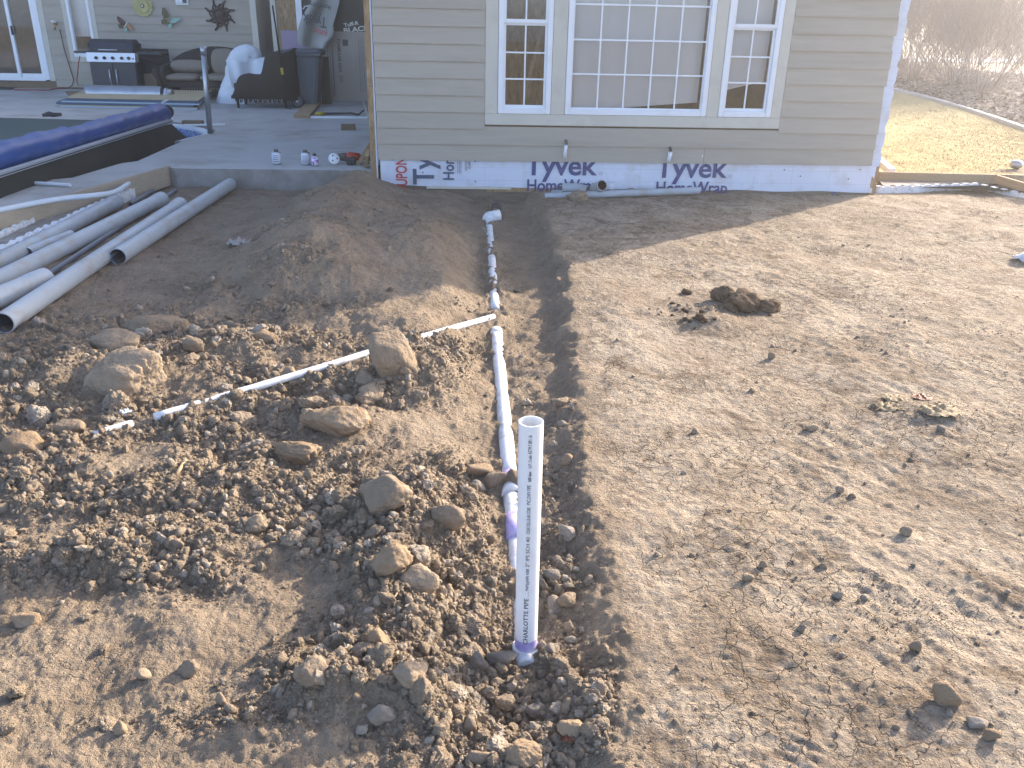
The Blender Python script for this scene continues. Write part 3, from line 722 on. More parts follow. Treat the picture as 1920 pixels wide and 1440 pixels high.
while bz0+k*BEXP < WT-.1:
    zz = bz0+k*BEXP; segs = [[-14, RX]]
    def cut(segs, a, b):
        out = []
        for s0, s1_ in segs:
            if a > s0: out.append([s0, min(a, s1_)])
            if b < s1_: out.append([max(b, s0), s1_])
        return [q for q in out if q[1]-q[0] > .01]
    if zz+BEXP > dz0-.02 and zz < dz1: segs = cut(segs, dx0-.05, dx1)
    if zz+BEXP > vz0-.02 and zz < vz1: segs = cut(segs, vx0, vx1)
    for s0, s1_ in segs: plank(s0+.001, s1_-.001, zz, BY-.004, BEXP, M['siding'], house)
    k += 1
RY = BY-.02
def board(x0, x1, z0, z1, name='trim', m='casing', y0=BY-.03, y1=BY+.02): return MB().box((x0, y0, z0), (x1, y1, z1)).build(name, M[m], house, bevel=.003)
board(dx1-.10, dx1, dz0-.02, dz1+.1); board(vx0, vx0+.085, vz0, vz1); board(vx1-.085, vx1, vz0, vz1); board(vx0+.0855, vx1-.0855, vz0, vz0+.085)
dr = MB()
dr.box((dx1-.19, BY-.036, dz0), (dx1-.101, BY+.06, dz1)); dr.box((dx0, BY-.035, dz0-.02), (dx1-.1905, BY+.06, dz0+.035)); dr.box((dx0, BY-.035, dz1-.06), (dx1-.1905, BY+.06, dz1))
door = dr.build('sliding_door', M['vinyl'], house, bevel=.004)
xm_ = gy(36, 130, BY).x
for a, b, y in ((xm_-.04, dx1-.192, BY+.012), (dx0, xm_+.03, BY-.012)):
    s = MB(); s.box((a, y-.016, dz0+.036), (a+.075, y+.016, dz1-.062)); s.box((b-.06, y-.016, dz0+.036), (b, y+.016, dz1-.062)); s.box((a+.076, y-.0155, dz0+.036), (b-.061, y+.0155, dz0+.11)); s.box((a+.076, y-.0155, dz1-.13), (b-.061, y+.0155, dz1-.062))
    s.build('sash', M['vinyl'], door, bevel=.003)
    MB().box((a+.04, y-.002, dz0+.08), (b-.03, y+.002, dz1-.08)).build('pane', M['glass'], door)
a = gy(22, 57, BY-.05); MB().box((a.x-.015, BY-.06, a.z-.08), (a.x+.02, BY-.03, a.z+.08)).build('handle', M['blackmatte'], door, bevel=.004)
window(vx0+.087, vx1-.087, vz0+.087, vz1, 1, 1, False, house, BY)
MB().box((vx0+.1, BY+.15, vz0+.45), (vx1-.1, BY+.17, vz1)).build('curtain', M['blind'], house)
# ---- torn-open wall behind the bin
WY = 16.1
def wp(px, py, y=WY): return gy(px, py, y)
a0 = wp(527, 60).x; a1 = wp(556, 30).x; a2 = wp(567, 30).x; a3 = wp(700, 60).x
zb = .205; zt = 3.1; zf = wp(640, 59).z
MB().box((wp(513, 60).x-.02, WY-.02, zb), (wp(521, 60).x, WY+.10, zt)).build('corner_trim', M['casing'], house)
MB().box((RX, WY+.11, zb), (RX+.10, BY-.02, zt)).build('return_wall', M['casing'], house)
MB().box((wp(521, 60).x+.005, WY, zb), (a0-.004, WY+.09, zt)).build('stud', M['lumber'], house)
MB().box((a0, WY-.01, zf+.003), (a1-.002, WY+.012, zt)).build('sheathing_panel', M['osb'], house)
MB().box((a1, WY-.03, zf+.003), (a2, WY+.05, zt)).build('window_jamb', M['vinyl'], house)
MB().box((a2+.003, WY+.02, zf+.003), (a3, WY+.04, zt)).build('black_board', M['black_board'], house)
lil = wp(575, 80).x
MB().box((a0, WY-.012, zb), (lil, WY+.014, zf)).build('foam_board', M['foam_lilac'], house)
fb = MB().box((lil+.003, WY-.012, zb), (a3, WY+.014, zf)).build('foam_board', M['foam_pink'], house)
MB().box((a0-.02, WY+.06, zb), (a3, WY+.12, zt)).build('wall', M['interior'], house)
def put_plane(body, P, ux, uz, width, cap, m, par, bold=.02, y=WY-.0145):
    lettering(body, width, cap, lambda u, v, w_: (P.x+ux[0]*u+uz[0]*v, y-w_, P.z+ux[1]*u+uz[1]*v), m, par, bold)
bb = [o for o in house.children if o.name.startswith('black_board')][0]
put_plane('Tuff-R', wp(645, 51), (.97, .18), (-.18, .97), .27, .062, M['white_print'], bb, .03, WY+.0195)
put_plane('BLACK', wp(645, 62), (.985, .13), (-.13, .985), .46, .080, M['white_print'], bb, .03, WY+.0195)
put_plane('FOAMULAR NGX', wp(632, 73), (0, -1), (1, 0), .55, .055, M['grey_print'], fb)
put_plane('250', wp(637, 141), (0, -1), (1, 0), .11, .055, M['grey_print'], fb, -.005)
a, b = wp(642, 74), wp(653, 86); MB().box((a.x, WY-.0148, b.z), (b.x, WY-.0125, a.z)).build('print_patch', M['grey_print'], fb)
def rectprint(p0, p1):
    a, b = wp(*p0), wp(*p1); t = .006; y0, y1 = WY-.0146, WY-.0125
    MB().box((a.x, y0, b.z), (a.x+t, y1, a.z)).box((b.x-t, y0, b.z), (b.x, y1, a.z)).box((a.x+t, y0, b.z), (b.x-t, y1, b.z+t)).build('print_frame', M['grey_print'], fb)
rectprint((613, 85), (629, 178))
for q in (618, 622, 672, 676, 680): a, b = wp(q, 90 if q < 650 else 73), wp(q+1, 172); MB().box((a.x, WY-.0146, b.z), (a.x+.004, WY-.0125, a.z)).build('print_line', M['grey_print'], fb)
# eave over the patio wing
MB().box((-14.5, BY-.5, WT), (HX0-.36, BY+3, WT+.15)).build('roof', M['shingle'], house)
# ------------------------------------------------------------------ patio slab, pool
def poly_sheet(name, outer, hole, z, m, thick=.12, mside=None, kind='structure'):
    bm = bmesh.new()
    def loop(pts):
        vs = [bm.verts.new((p[0], p[1], z)) for p in pts]
        return [bm.edges.new((vs[i], vs[(i+1) % len(vs)])) for i in range(len(vs))]
    es = loop(outer)+(loop(hole) if hole else [])
    bmesh.ops.triangle_fill(bm, use_beauty=True, edges=es, normal=(0, 0, 1))
    top = list(bm.faces)
    r = bmesh.ops.extrude_face_region(bm, geom=top)
    for v in [g for g in r['geom'] if isinstance(g, bmesh.types.BMVert)]: v.co.z -= thick
    bmesh.ops.recalc_face_normals(bm, faces=bm.faces)
    for f in bm.faces: f.material_index = 0 if abs(f.normal.z) > .5 and f.calc_center_median().z > z-.001 else 1
    me = bpy.data.meshes.new(name); bm.to_mesh(me); bm.free(); me.materials.append(m); me.materials.append(mside or m)
    o = bpy.data.objects.new(name, me); COL.objects.link(o); tag(o, kind=kind); return o
fr_ = gz(310, 313, SLAB); fl_ = gz(0, 400, SLAB)
fd = (fl_-fr_).normalized()
fend = fr_+fd*9
cR, cL = gz(347, 262, SLAB), gz(0, 348, SLAB)
pd = (cL-cR).normalized()
nearE = [gz(258, 302, SLAB), gz(227, 306, SLAB), gz(136, 333, SLAB), gz(0, 345, SLAB)]
pool_poly = [tuple(cR[:2]), (cR.x+.06, cR.y+.35), (cR.x+.16, cR.y+.72), (cR.x+.12, cR.y+.95), (cR.x-.10, cR.y+1.35), (cR.x-.5, cR.y+1.75), (cR.x-1.2, cR.y+1.9), (-9., cR.y+1.95), (-9., nearE[3].y-.02)]+[tuple(p[:2]) for p in nearE[::-1]]
slab = poly_sheet('patio_slab', [(HX0-.03, FY-.015), (fr_.x+.12, FY-.01), tuple(fr_[:2]), tuple(fend[:2]), (-16, fend.y), (-16, BY+.019), (HX0-.03, BY+.019)], pool_poly, SLAB, M['concrete'], .34, M['concrete_side'])
MB().box((-9.3, cL.y-2.5, -.13), (cR.x+.5, cR.y+2.3, -.12)).build('pool_floor', M['pooltile'])
bpy.data.objects['pool_floor']['kind'] = 'structure'
# tiled pool wall and pale coping in the exposed corner
def along(poly, t):
    i = min(int(t), len(poly)-2); f = t-i; return Vector((poly[i][0]+(poly[i+1][0]-poly[i][0])*f, poly[i][1]+(poly[i+1][1]-poly[i][1])*f, 0))
cpt = [along(pool_poly, i*.25) for i in range(0, 29)]
cc = Vector((cR.x-1.5, cR.y+.6, 0))
inn = [p+(cc-p).normalized()*.05 for p in cpt]; inn2 = [p+(cc-p).normalized()*.16 for p in cpt]
vs = []
for a, b in zip(inn, inn2): vs += [(a.x, a.y, SLAB-.02), (b.x, b.y, SLAB-.03), (b.x, b.y, SLAB-.06), (b.x+.001, b.y, -.12)]
n = len(cpt)
cop = MB().add(vs, [(4*i, 4*i+4, 4*i+5, 4*i+1) for i in range(n-1)]+[(4*i+1, 4*i+5, 4*i+6, 4*i+2) for i in range(n-1)])
cop.build('pool_coping', M['coping']); tag(bpy.data.objects['pool_coping'], kind='structure')
wl = MB().add(vs, [(4*i+2, 4*i+6, 4*i+7, 4*i+3) for i in range(n-1)]).build('pool_wall', M['pooltile']); tag(wl, kind='structure')
wm = glass_mat('pool_water', (.45, .62, .85), 1.33); M['water'] = wm
MB().add([(p[0], p[1], .06) for p in pool_poly], [list(range(len(pool_poly)))]).build('pool_water', wm); tag(bpy.data.objects['pool_water'], kind='structure')

# ---- the pool cover on its reel
ZR = .36
rR, rL = gz(320, 229, ZR), gz(0, 331, ZR); rdv = (rL-rR).normalized(); rL = rR+rdv*((rL-rR).length+2.2)
reel = thing('pool_cover_reel', (rR.x, rR.y, SLAB), 'rolled blue vinyl pool cover on a reel with a black skirt beside the patio', 'pool cover')
outw = Vector((-rdv.y, rdv.x, 0)); outw = outw if outw.x > 0 else -outw
sk_len = (rL-rR).length
def skirtfn(u, v):
    p = rR.lerp(rL, u); t = u*sk_len; sag = .018*math.sin(t*3.1)+.012*math.sin(t*7.7+v*2)+.006*math.sin(t*17)
    flare = max(0, 1-t/.5)
    return p-rdv*(.26*flare*v)+outw*(.01+.05*v+sag*v)+Vector((0, 0, -(.44-.22*flare)*v-.02*flare*(1-v)))
MB().grid(skirtfn, 110, 10).build('skirt', M['skirt'], reel)
r0, r1 = rR+Vector((0, 0, .015)), rL+Vector((0, 0, .015))
MB().bar(r0, r1, .055, .035).build('rail', M['alu'], reel)
MB().bar(r0+Vector((0,0,.022))-outw*.012, r1+Vector((0,0,.022))-outw*.012, .016, .010).build('rail_lip', M['alu'], reel)
MB().bar(r0+outw*.030+Vector((0,0,-.003)), r1+outw*.030+Vector((0,0,-.003)), .004, .008).build('rail_seal', M['blackmatte'], reel)
ax0, ax1 = gz(306, 213, ZR+.09), gz(0, 296, ZR+.09); axd = (ax1-ax0).normalized(); axL = (ax1-ax0).length+2.2
pts, rs = [], []
for i in range(120):
    t = i/119*axL; pts.append(ax0+axd*t+Vector((0, 0, .006*math.sin(t*2.2))))
    rs.append((.132 if t < .4 else .118+.003*math.sin(t*5))+.005*math.sin(t*11)+.004*math.sin(t*23+1)+(.012 if t > 2.5 else 0))
rs[0] = .10; rs[1] = .122
def rollcover(u, v):
    i = min(int(u*119+1e-6), 119); p = pts[i]; a = 2*math.pi*v; sx = Vector((-axd.y, axd.x, 0)); r = rs[i]*(1+.05*float(nz(np.array([u*26+a*.6]), np.array([math.cos(a)*2+u*9]), 12)[0]))
    return p+sx*(r*math.cos(a))+Vector((0, 0, r*math.sin(a)))
MB().grid(rollcover, 119, 24).build('cover_roll', M['bluecover'], reel)
e0 = ax0-axd*.01
MB().tube([e0-axd*.06, e0+axd*.02], [.05, .10], 16).build('reel_hub', M['steel'], reel)
MB().tube([e0-axd*.13+Vector((0,0,.01)), e0-axd*.07+Vector((0,0,.01))], .085, 18).build('reel_wheel', M['blackmatte'], reel)
brk = MB(); brk.bar(e0-axd*.05+Vector((0,0,-.42)), e0-axd*.05+Vector((0,0,.13)), .05, .02, up=(0,1,0)); brk.bar(e0-axd*.05+Vector((-.02,0,.13)), e0-axd*.05+Vector((.07,0,.17)), .02, .02)
brk.build('reel_bracket', M['steel'], reel)
q = pts[int(2.5/axL*119)]
MB().tube([q, q+axd*.02], [.131, .129], 28).build('cover_hem', M['bluecover'], reel)
# green cover stretched over the water
gfar = gz(0, 224, SLAB)
def greenfn(u, v):
    p = (ax0+axd*.1).lerp(ax0+axd*axL, u)+Vector((-.08, 0, 0)); far = Vector((-4.9-4.0*u, gfar.y-.01+.10*(1-u), 0))
    return Vector((p.x+(far.x-p.x)*v, p.y+(far.y-p.y)*v, SLAB+.012+.10*(1-v)**4+.008*math.sin(u*9+v*4)))
gc = MB().grid(greenfn, 24, 16).build('pool_cover', M['greencover']); tag(gc, 'dark green pool cover stretched flat behind the blue roll', 'pool cover')
gb = gz(96, 219, SLAB)
mbx = MB(); mbx.tube([gb+Vector((-.12,0,.02)), gb+Vector((-.03,.02,.04)), gb+Vector((.04,0,.03)), gb+Vector((.14,.03,.035))], [.02,.035,.03,.02], 8)
tag(mbx.build('strap_bundle', M['blackmatte']), 'small black bundle of strap lying at the edge of the green cover', 'strap')
blk = gz(362, 232, SLAB); tag(MB().box((blk.x-.14, blk.y-.05, SLAB), (blk.x+.14, blk.y+.05, SLAB+.045)).build('wood_block', M['lumber_dark'], bevel=.004), 'dark wood offcut beside the pool corner and steel pole', 'wood block')
aw, bw_ = gz(345, 236, SLAB), gz(422, 235, SLAB)
tag(MB().bar(aw+Vector((0,0,.012)), bw_+Vector((0,0,.012)), .035, .02).build('white_strip', M['vinyl']), 'thin white strip lying across the pool corner by the pole', 'strip')
# steel pole standing at the slab edge
pb = gz(394, 250, SLAB); ptop = gy(381, 88, pb.y-.02)
pole = thing('steel_pole', pb, 'thin grey steel pole standing upright at the pool corner', 'pole')
MB().tube([(pb.x, pb.y, SLAB), (ptop.x, ptop.y, ptop.z)], .034, 14).build('pole_tube', M['steel'], pole)
MB().tube([(ptop.x, ptop.y, ptop.z-.09), (ptop.x, ptop.y, ptop.z+.005)], .040, 14).build('pole_cap', M['steel'], pole)

# ------------------------------------------------------------------ patio things
# gas grill
gl, gr_ = gy(162, 97, 16.9), gy(256, 115, 16.9)
GW = gr_.x-gl.x
gc_ = Vector(((gl.x+gr_.x)/2, 16.9, SLAB))
grill = thing('gas_grill', gc_, 'black gas grill with silver five knob panel against the rear wall', 'grill')
hw = GW/2-.02; pz0 = gy(210, 116, 16.9).z; pz1 = gy(210, 100, 16.9).z
cx, cyy = gc_.x, gc_.y
MB().box((cx-hw, cyy-.0, SLAB+.06), (cx+hw, cyy+.5, pz0-.012)).build('cabinet', M['black'], grill, bevel=.008)
for s in (-1, 1):
    a, b = (cx-hw+.01, cx-.006) if s < 0 else (cx+.006, cx+hw-.01)
    d = MB().box((a, cyy-.022, SLAB+.09), (b, cyy-.002, pz0-.02)).build('door', M['black'], grill, bevel=.006)
    hx = cx+s*.06; zt_ = pz0-.14
    MB().tube([(hx, cyy-.022, zt_), (hx, cyy-.06, zt_+.01), (hx+.0, cyy-.06, zt_-.26), (hx, cyy-.022, zt_-.25)], .011, 8).build('handle', M['alu'], d)
pn = MB(); pn.prism([(cyy-.06, pz0), (cyy+.02, pz0), (cyy+.02, pz1+.01), (cyy-.03, pz1+.01)], cx-hw-.02, cx+hw+.02, 'x'); pnl = pn.build('control_panel', M['stainless'], grill, bevel=.004)
for q in (180, 195.5, 211, 228, 241):
    kx = gy(q, 107, 16.85).x; kz = (pz0+pz1)/2-.004; c0 = Vector((kx, cyy-.046, kz))
    kb = MB().tube([c0, c0+Vector((0, -.012, 0))], .034, 18).build('knob', M['alu'], grill)
    MB().tube([c0+Vector((0, -.012, 0)), c0+Vector((0, -.04, 0))], [.028, .024], 16).box((kx-.006, cyy-.092, kz-.024), (kx+.006, cyy-.07, kz+.024)).build('knob_grip', M['blackmatte'], kb)
MB().tube([(gy(249.5, 109, 16.85).x, cyy-.046, (pz0+pz1)/2-.01), (gy(249.5, 109, 16.85).x, cyy-.06, (pz0+pz1)/2-.01)], .012, 10).build('igniter', M['blackmatte'], pnl)
lz = pz1+.02; lw0, lw1 = cx-hw+.02, cx+hw-.02
prof = [(cyy+.0, lz), (cyy-.005, lz+.06), (cyy+.05, lz+.16), (cyy+.16, lz+.215), (cyy+.30, lz+.215), (cyy+.42, lz+.15), (cyy+.47, lz)]
lid = MB().prism(prof, lw0, lw1, 'x').build('lid', M['black'], grill, bevel=.012)
MB().box((lw0-.008, cyy+.02, lz), (lw0-.001, cyy+.45, lz+.14)).box((lw1+.001, cyy+.02, lz), (lw1+.008, cyy+.45, lz+.14)).build('lid_end', M['blackmatte'], lid)
MB().tube([(lw0+.2, cyy-.005, lz+.035), (lw0+.2, cyy-.05, lz+.04), (lw0+.52, cyy-.05, lz+.04), (lw0+.52, cyy-.005, lz+.035)], .011, 8).build('lid_handle', M['alu'], lid)
MB().box((cx-hw, cyy-.01, pz1+.0105), (cx+hw, cyy+.48, lz-.001)).build('firebox', M['blackmatte'], grill)
MB().prism([(cyy+.05, pz1-.01), (cyy+.46, pz1-.01), (cyy+.46, pz1+.03), (cyy+.05, pz1+.03)], cx-hw-.27, cx-hw-.022, 'x').build('side_shelf', M['black'], grill, bevel=.008)
ss = MB().box((cx+hw+.022, cyy+.05, pz1-.01), (cx+hw+.46, cyy+.46, pz1+.03)).build('side_shelf', M['black'], grill, bevel=.008)
MB().box((cx+hw+.08, cyy+.1, pz1+.031), (cx+hw+.40, cyy+.4, pz1+.045)).tube([(cx+hw+.24, cyy+.25, pz1+.045), (cx+hw+.24, cyy+.25, pz1+.075)], .08, 14).build('side_burner', M['blackmatte'], ss)
for s in (-1, 1): MB().tube([(cx+s*(hw-.06), cyy+.04, SLAB+.045), (cx+s*(hw-.06), cyy+.09, SLAB+.045)], .045, 14).build('wheel', M['rubber'], grill)
MB().bar((cx+hw+.02, cyy+.3, pz1-.12), (cx+hw+.52, cyy+.25, pz1-.30), .03, .03).build('rod', M['blackmatte'], grill)
put_lbl = lettering('CHAR-GRILLER', .30, .028, lambda u, v, w_: (cx-.12+u, cyy-.0225-w_, pz0-.06+v), M['rust'], grill) if False else None
# dark folding table frame behind, between grill and sofa
ft = gy(285, 112, 17.3)
tb = thing('folded_table', (ft.x, 17.3, SLAB), 'dark folded table leaning between the grill and the wicker sofa', 'table')
MB().box((ft.x-.26, 17.34, SLAB+.05), (ft.x+.30, 17.38, SLAB+.78), M=None).build('tabletop', M['blackmatte'], tb, bevel=.006)
MB().bar((ft.x-.2, 17.30, SLAB+.55), (ft.x+.32, 17.26, SLAB+.40), .03, .03).bar((ft.x-.24, 17.28, SLAB), (ft.x+.2, 17.30, SLAB+.62), .03, .03).build('frame', M['blackmatte'], tb)
MB().box((ft.x-.22, 17.22, SLAB), (ft.x+.24, 17.33, SLAB+.34)).build('box', M['kraft'], tb)

# wicker sofa
def shell(path, z0, z1fn, th, mb, n=40):
    """curved upright shell along a plan path with a top-line function of t"""
    P = [Vector((*p, 0)) for p in path]; seg = [0]
    for i in range(1, len(P)): seg.append(seg[-1]+(P[i]-P[i-1]).length)
    def at_(t):
        s = t*seg[-1]
        for i in range(1, len(P)):
            if s <= seg[i]+1e-9: f = (s-seg[i-1])/max(seg[i]-seg[i-1], 1e-9); return P[i-1].lerp(P[i], f), (P[i]-P[i-1]).normalized()
        return P[-1], (P[-1]-P[-2]).normalized()
    rows = []
    for i in range(n+1):
        t = i/n; p, d = at_(t); nn = Vector((d.y, -d.x, 0)); zt = z1fn(t)
        o = p+nn*th; ring = [(p.x, p.y, z0), (p.x, p.y, zt-.03), (p.x+nn.x*th*.1, p.y+nn.y*th*.1, zt-.005), (p.x+nn.x*th*.5, p.y+nn.y*th*.5, zt+.01), (o.x-nn.x*th*.1, o.y-nn.y*th*.1, zt-.005), (o.x, o.y, zt-.03), (o.x, o.y, z0)]
        rows.append(ring)
    k = 7; vs = [v for r in rows for v in r]
    fs = [(i*k+j, i*k+(j+1) % k, (i+1)*k+(j+1) % k, (i+1)*k+j) for i in range(n) for j in range(k)]+[list(range(k)), [n*k+j for j in range(k)]]
    mb.add(vs, fs, 0, True); return mb
sl_, sr_ = gy(313, 170, 16.6).x, gy(478, 170, 16.6).x
sx0, sx1 = sl_, sr_+.08; syf, syb = 16.25, 17.15
sofa = thing('wicker_sofa', ((sx0+sx1)/2, 16.7, SLAB), 'dark wicker sofa with tan cushions along the rear wall', 'sofa')
ztop = gy(425, 91, 17.0).z; zarm = gy(316, 122, 16.7).z
shell([(sx0+.02, syb), (sx1-.02, syb)], SLAB+.12, lambda t: zarm+.02+(ztop-zarm)*min(1, (math.sin(math.pi*min(max(t*1.0, .02), .98)))**.55), .07, MB(), 50).build('backrest', M['wicker'], sofa)
for s, xx in ((0, sx0), (1, sx1-.10)):
    o = shell([(xx, syf+.02), (xx, syf+.3), (xx, syb-.01)], SLAB+.10, lambda t: zarm-.10*math.exp(-((t-0)/.12)**2)+.06*t, .10, MB(), 24).build('arm', M['wicker'], sofa)
    MB().tube([(xx+.05-.1, syf+.02, zarm-.06), (xx+.05-.1, syf-.03, zarm-.10), (xx+.0, syf-.03, zarm-.22), (xx, syf, SLAB+.12)], [.05, .055, .04, .035], 10).build('arm_scroll', M['wicker'], o)
zseat = gy(390, 153, 16.3).z
MB().box((sx0+.01, syf+.03, zseat-.10), (sx1-.01, syb-.01, zseat-.005)).build('seat_frame', M['wicker'], sofa, bevel=.01)
sk = MB()
for i in range(34):
    xx = sx0+.04+(sx1-sx0-.08)*i/33; hh = .10+.05*abs(math.sin(i*.75))
    sk.bar((xx, syf+.05, zseat-.105), (xx+.012*(-1)**i, syf+.05, zseat-.10-hh), .014, .012, up=(0, 1, 0))
sk.bar((sx0+.02, syf+.05, SLAB+.10), (sx1-.02, syf+.05, SLAB+.10), .03, .03)
tag(sk.build('apron', M['wicker'], sofa), kind='stuff')
for xx in (sx0+.05, sx1-.05):
    for yy in (syf+.06, syb-.06): MB().tube([(xx, yy, SLAB), (xx, yy, zseat-.1)], [.022, .032], 8).build('leg', M['wicker'], sofa)
xm2 = gy(374, 148, 16.4).x; zc0 = zseat; zc1 = gy(350, 141, 16.4).z
for a, b in ((sx0+.09, xm2-.005), (xm2+.005, sx1-.09)):
    MB().pillow(((a+b)/2, (syf+syb)/2-.05, (zc0+zc1)/2+.005), (b-a)/2, .40, max(.07, (zc1-zc0)/2+.015), e=.3).build('seat_cushion', M['cushion'], sofa)
a, b = gy(320, 130, 16.6), gy(392, 130, 16.6)
MB().pillow(((a.x+b.x)/2, 16.62, zc1+.13), (b.x-a.x)/2, .12, .11, Matrix.Rotation(rad(-28), 3, 'X'), .6).build('back_cushion', M['cushion'], sofa)
a, b = gy(394, 120, 16.6), gy(440, 120, 16.6)
MB().pillow(((a.x+b.x)/2, 16.72, zc1+.22), (b.x-a.x)/2, .10, .23, Matrix.Rotation(rad(-15), 3, 'X'), .35).build('back_cushion', M['cushion'], sofa)

# wicker armchair seen from behind its arm
CYc = 14.75
ca, cb = gy(432, 150, CYc).x, gy(540, 150, CYc).x
chair = thing('wicker_armchair', ((ca+cb)/2, CYc+.3, SLAB), 'dark wicker armchair turned sideways between the white bag and the bin', 'armchair')
za = gy(450, 143, CYc).z; zb_ = gy(515, 100, CYc).z; cx0, cx1 = ca, cb
# near arm panel with a back rising to the right
def topz(t):
    return za+(-.30*math.exp(-(t/.12)**2))+.05*sst(.2, .4, t)+(zb_-za-.05)*sst(.56, .72, t)+.02*math.sin(t*9)
shell([(cx0, CYc), (cx0+.3, CYc-.02), (cx1-.05, CYc)], SLAB+.15, lambda t: float(topz(t)), .06, MB(), 60).build('arm', M['wicker'], chair)
shell([(cx0+.02, CYc+.62), (cx1-.02, CYc+.62)], SLAB+.15, lambda t: float(topz(t)), .06, MB(), 40).build('arm', M['wicker'], chair)
shell([(cx1-.12, CYc-.01), (cx1+.03, CYc+.10), (cx1+.06, CYc+.3), (cx1+.03, CYc+.52), (cx1-.10, CYc+.63)], SLAB+.12, lambda t: zb_-.03+.10*math.sin(math.pi*t), .07, MB(), 30).build('backrest', M['wicker'], chair)
MB().box((cx0+.04, CYc+.02, SLAB+.30), (cx1-.03, CYc+.58, SLAB+.38)).build('seat_frame', M['wicker'], chair)
MB().pillow(((cx0+cx1)/2-.02, CYc+.3, SLAB+.43), (cx1-cx0)/2-.1, .26, .07, e=.3).build('seat_cushion', M['cushion'], chair)
sk = MB()
for i in range(22):
    xx = cx0+.05+(cx1-cx0-.12)*i/21; hh = .05+.03*abs(math.sin(i*.9))
    sk.bar((xx, CYc-.02, SLAB+.16), (xx+.012*(-1)**i, CYc-.02, SLAB+.16-hh), .016, .012, up=(0, 1, 0))
tag(sk.build('apron', M['wicker'], chair), kind='stuff')
for xx, yy in ((cx0+.09, CYc-.01), (cx1-.06, CYc), (cx0+.07, CYc+.58), (cx1-.06, CYc+.58)):
    MB().tube([(xx, yy, SLAB), (xx-.01, yy, SLAB+.2)], [.018, .034], 8).build('leg', M['wicker'], chair)

# tall white plastic bag slumped between sofa and chair
BYY = 15.6
bl_, br_ = gy(405, 188, BYY).x, gy(488, 188, BYY).x; bt = gy(462, 83, BYY)
bag = thing('plastic_bag', ((bl_+br_)/2, BYY, SLAB), 'tall white plastic bag with blue print between sofa and armchair', 'bag')
def bagfn(u, v):
    a = 2*math.pi*u
    cxx = (bl_+br_)/2+(bt.x-(bl_+br_)/2)*v**.8; ww = ((br_-bl_)/2)*(1-v)+.25*v
    ww = max(.02, ww*(1 if v < .78 else math.sqrt(max(.0, 1-((v-.78)/.22)**2))))
    wr = 1+.10*float(nz(np.array([a*2.2]), np.array([v*5]), 5)[0])+.05*float(nz(np.array([a*5]), np.array([v*11]), 6)[0])
    if u in (0., 1.): wr = 1
    return (cxx+ww*math.cos(a)*wr, BYY+ww*.55*math.sin(a)*wr, SLAB+(bt.z-SLAB)*v)
MB().grid(bagfn, 40, 36).build('bag_skin', M['plastic_sheet'], bag)
lp = gy(461, 101, BYY-.17)
MB().grid(lambda u, v: (lp.x-.13+.26*u, BYY-.150+.09*(2*u-1)**2+.05*v, lp.z-.06+.13*v), 8, 6).build('printed_label', M['blueprint'], bag)
# crumpled clear-white sheet thrown across the bag
s0, s1_ = gy(423, 112, BYY-.35), gy(512, 100, BYY-.35)
def shfn(u, v):
    x = s0.x+(s1_.x-s0.x)*u+.10*v*(1-u); z = s0.z-.10*u*(1-u)+.08*u*u-(.42-.20*u)*v
    return (x, BYY-.34-.06*math.sin(u*7+v*2)-.10*v+.03*math.sin(u*17), z+.02*math.sin(u*11+v*5))
sh = MB().grid(shfn, 26, 12).build('plastic_sheet', M['plastic_sheet']); tag(sh, 'crumpled pale plastic sheet draped in front of the tall white bag', 'plastic sheet')

# wheeled bin
TY_ = 15.0
t0 = gy(533, 96, TY_); t1 = gy(609, 96, TY_); b0 = gy(549, 188, TY_); b1 = gy(584, 190, TY_)
binx = (b0.x+b1.x)/2
bn = thing('wheeled_bin', (binx, TY_+.25, SLAB), 'grey wheeled rubbish bin in front of the pink foam board', 'bin')
zt_ = t0.z
bx0, bx1 = gy(536, 110, TY_).x, gy(598, 110, TY_).x
def ring(x0, x1, y0, y1, z): return [(x0, y0, z), (x1, y0, z), (x1, y1, z), (x0, y1, z)]
vs = ring(b0.x+.06, gy(592, 188, TY_).x, TY_+.04, TY_+.50, SLAB+.01)+ring(bx0, bx1, TY_-.02, TY_+.56, zt_-.06)
MB().add(vs, [(3,2,1,0),(4,5,6,7),(0,1,5,4),(1,2,6,5),(2,3,7,6),(3,0,4,7)]).build('body', M['bin'], bn, bevel=.03)
MB().add(ring(bx0-.03, bx1+.03, TY_-.05, TY_+.59, zt_-.065)+ring(bx0-.03, bx1+.03, TY_-.05, TY_+.59, zt_-.02), [(3,2,1,0),(4,5,6,7),(0,1,5,4),(1,2,6,5),(2,3,7,6),(3,0,4,7)]).build('rim', M['bin'], bn, bevel=.01)
lidv = ring(bx0-.05, bx1+.05, TY_-.06, TY_+.6, zt_-.018)+ring(bx0+.0, bx1-.0, TY_-.02, TY_+.56, zt_+.03)
MB().add(lidv, [(3,2,1,0),(4,5,6,7),(0,1,5,4),(1,2,6,5),(2,3,7,6),(3,0,4,7)]).build('lid', M['bin'], bn, bevel=.015)
MB().tube([(bx0-.03, TY_+.05, zt_-.05), (bx0-.12, TY_+.05, zt_-.02), (bx0-.12, TY_+.5, zt_-.02), (bx0-.03, TY_+.5, zt_-.05)], .022, 8).build('handle', M['bin'], bn)
fl = gy(541, 180, TY_-.03); MB().add([(bx0-.005, TY_-.03, zt_-.12), (bx0+.03, TY_-.03, zt_-.14), (b0.x+.085, TY_-.03, SLAB+.20), (b0.x+.14, TY_-.03, SLAB+.18), (b0.x+.13, TY_-.03, SLAB+.10), (b0.x+.03, TY_-.03, SLAB+.13)], [(0,1,2,5),(2,3,4,5)]).build('edge_flange', M['coping'], bn)
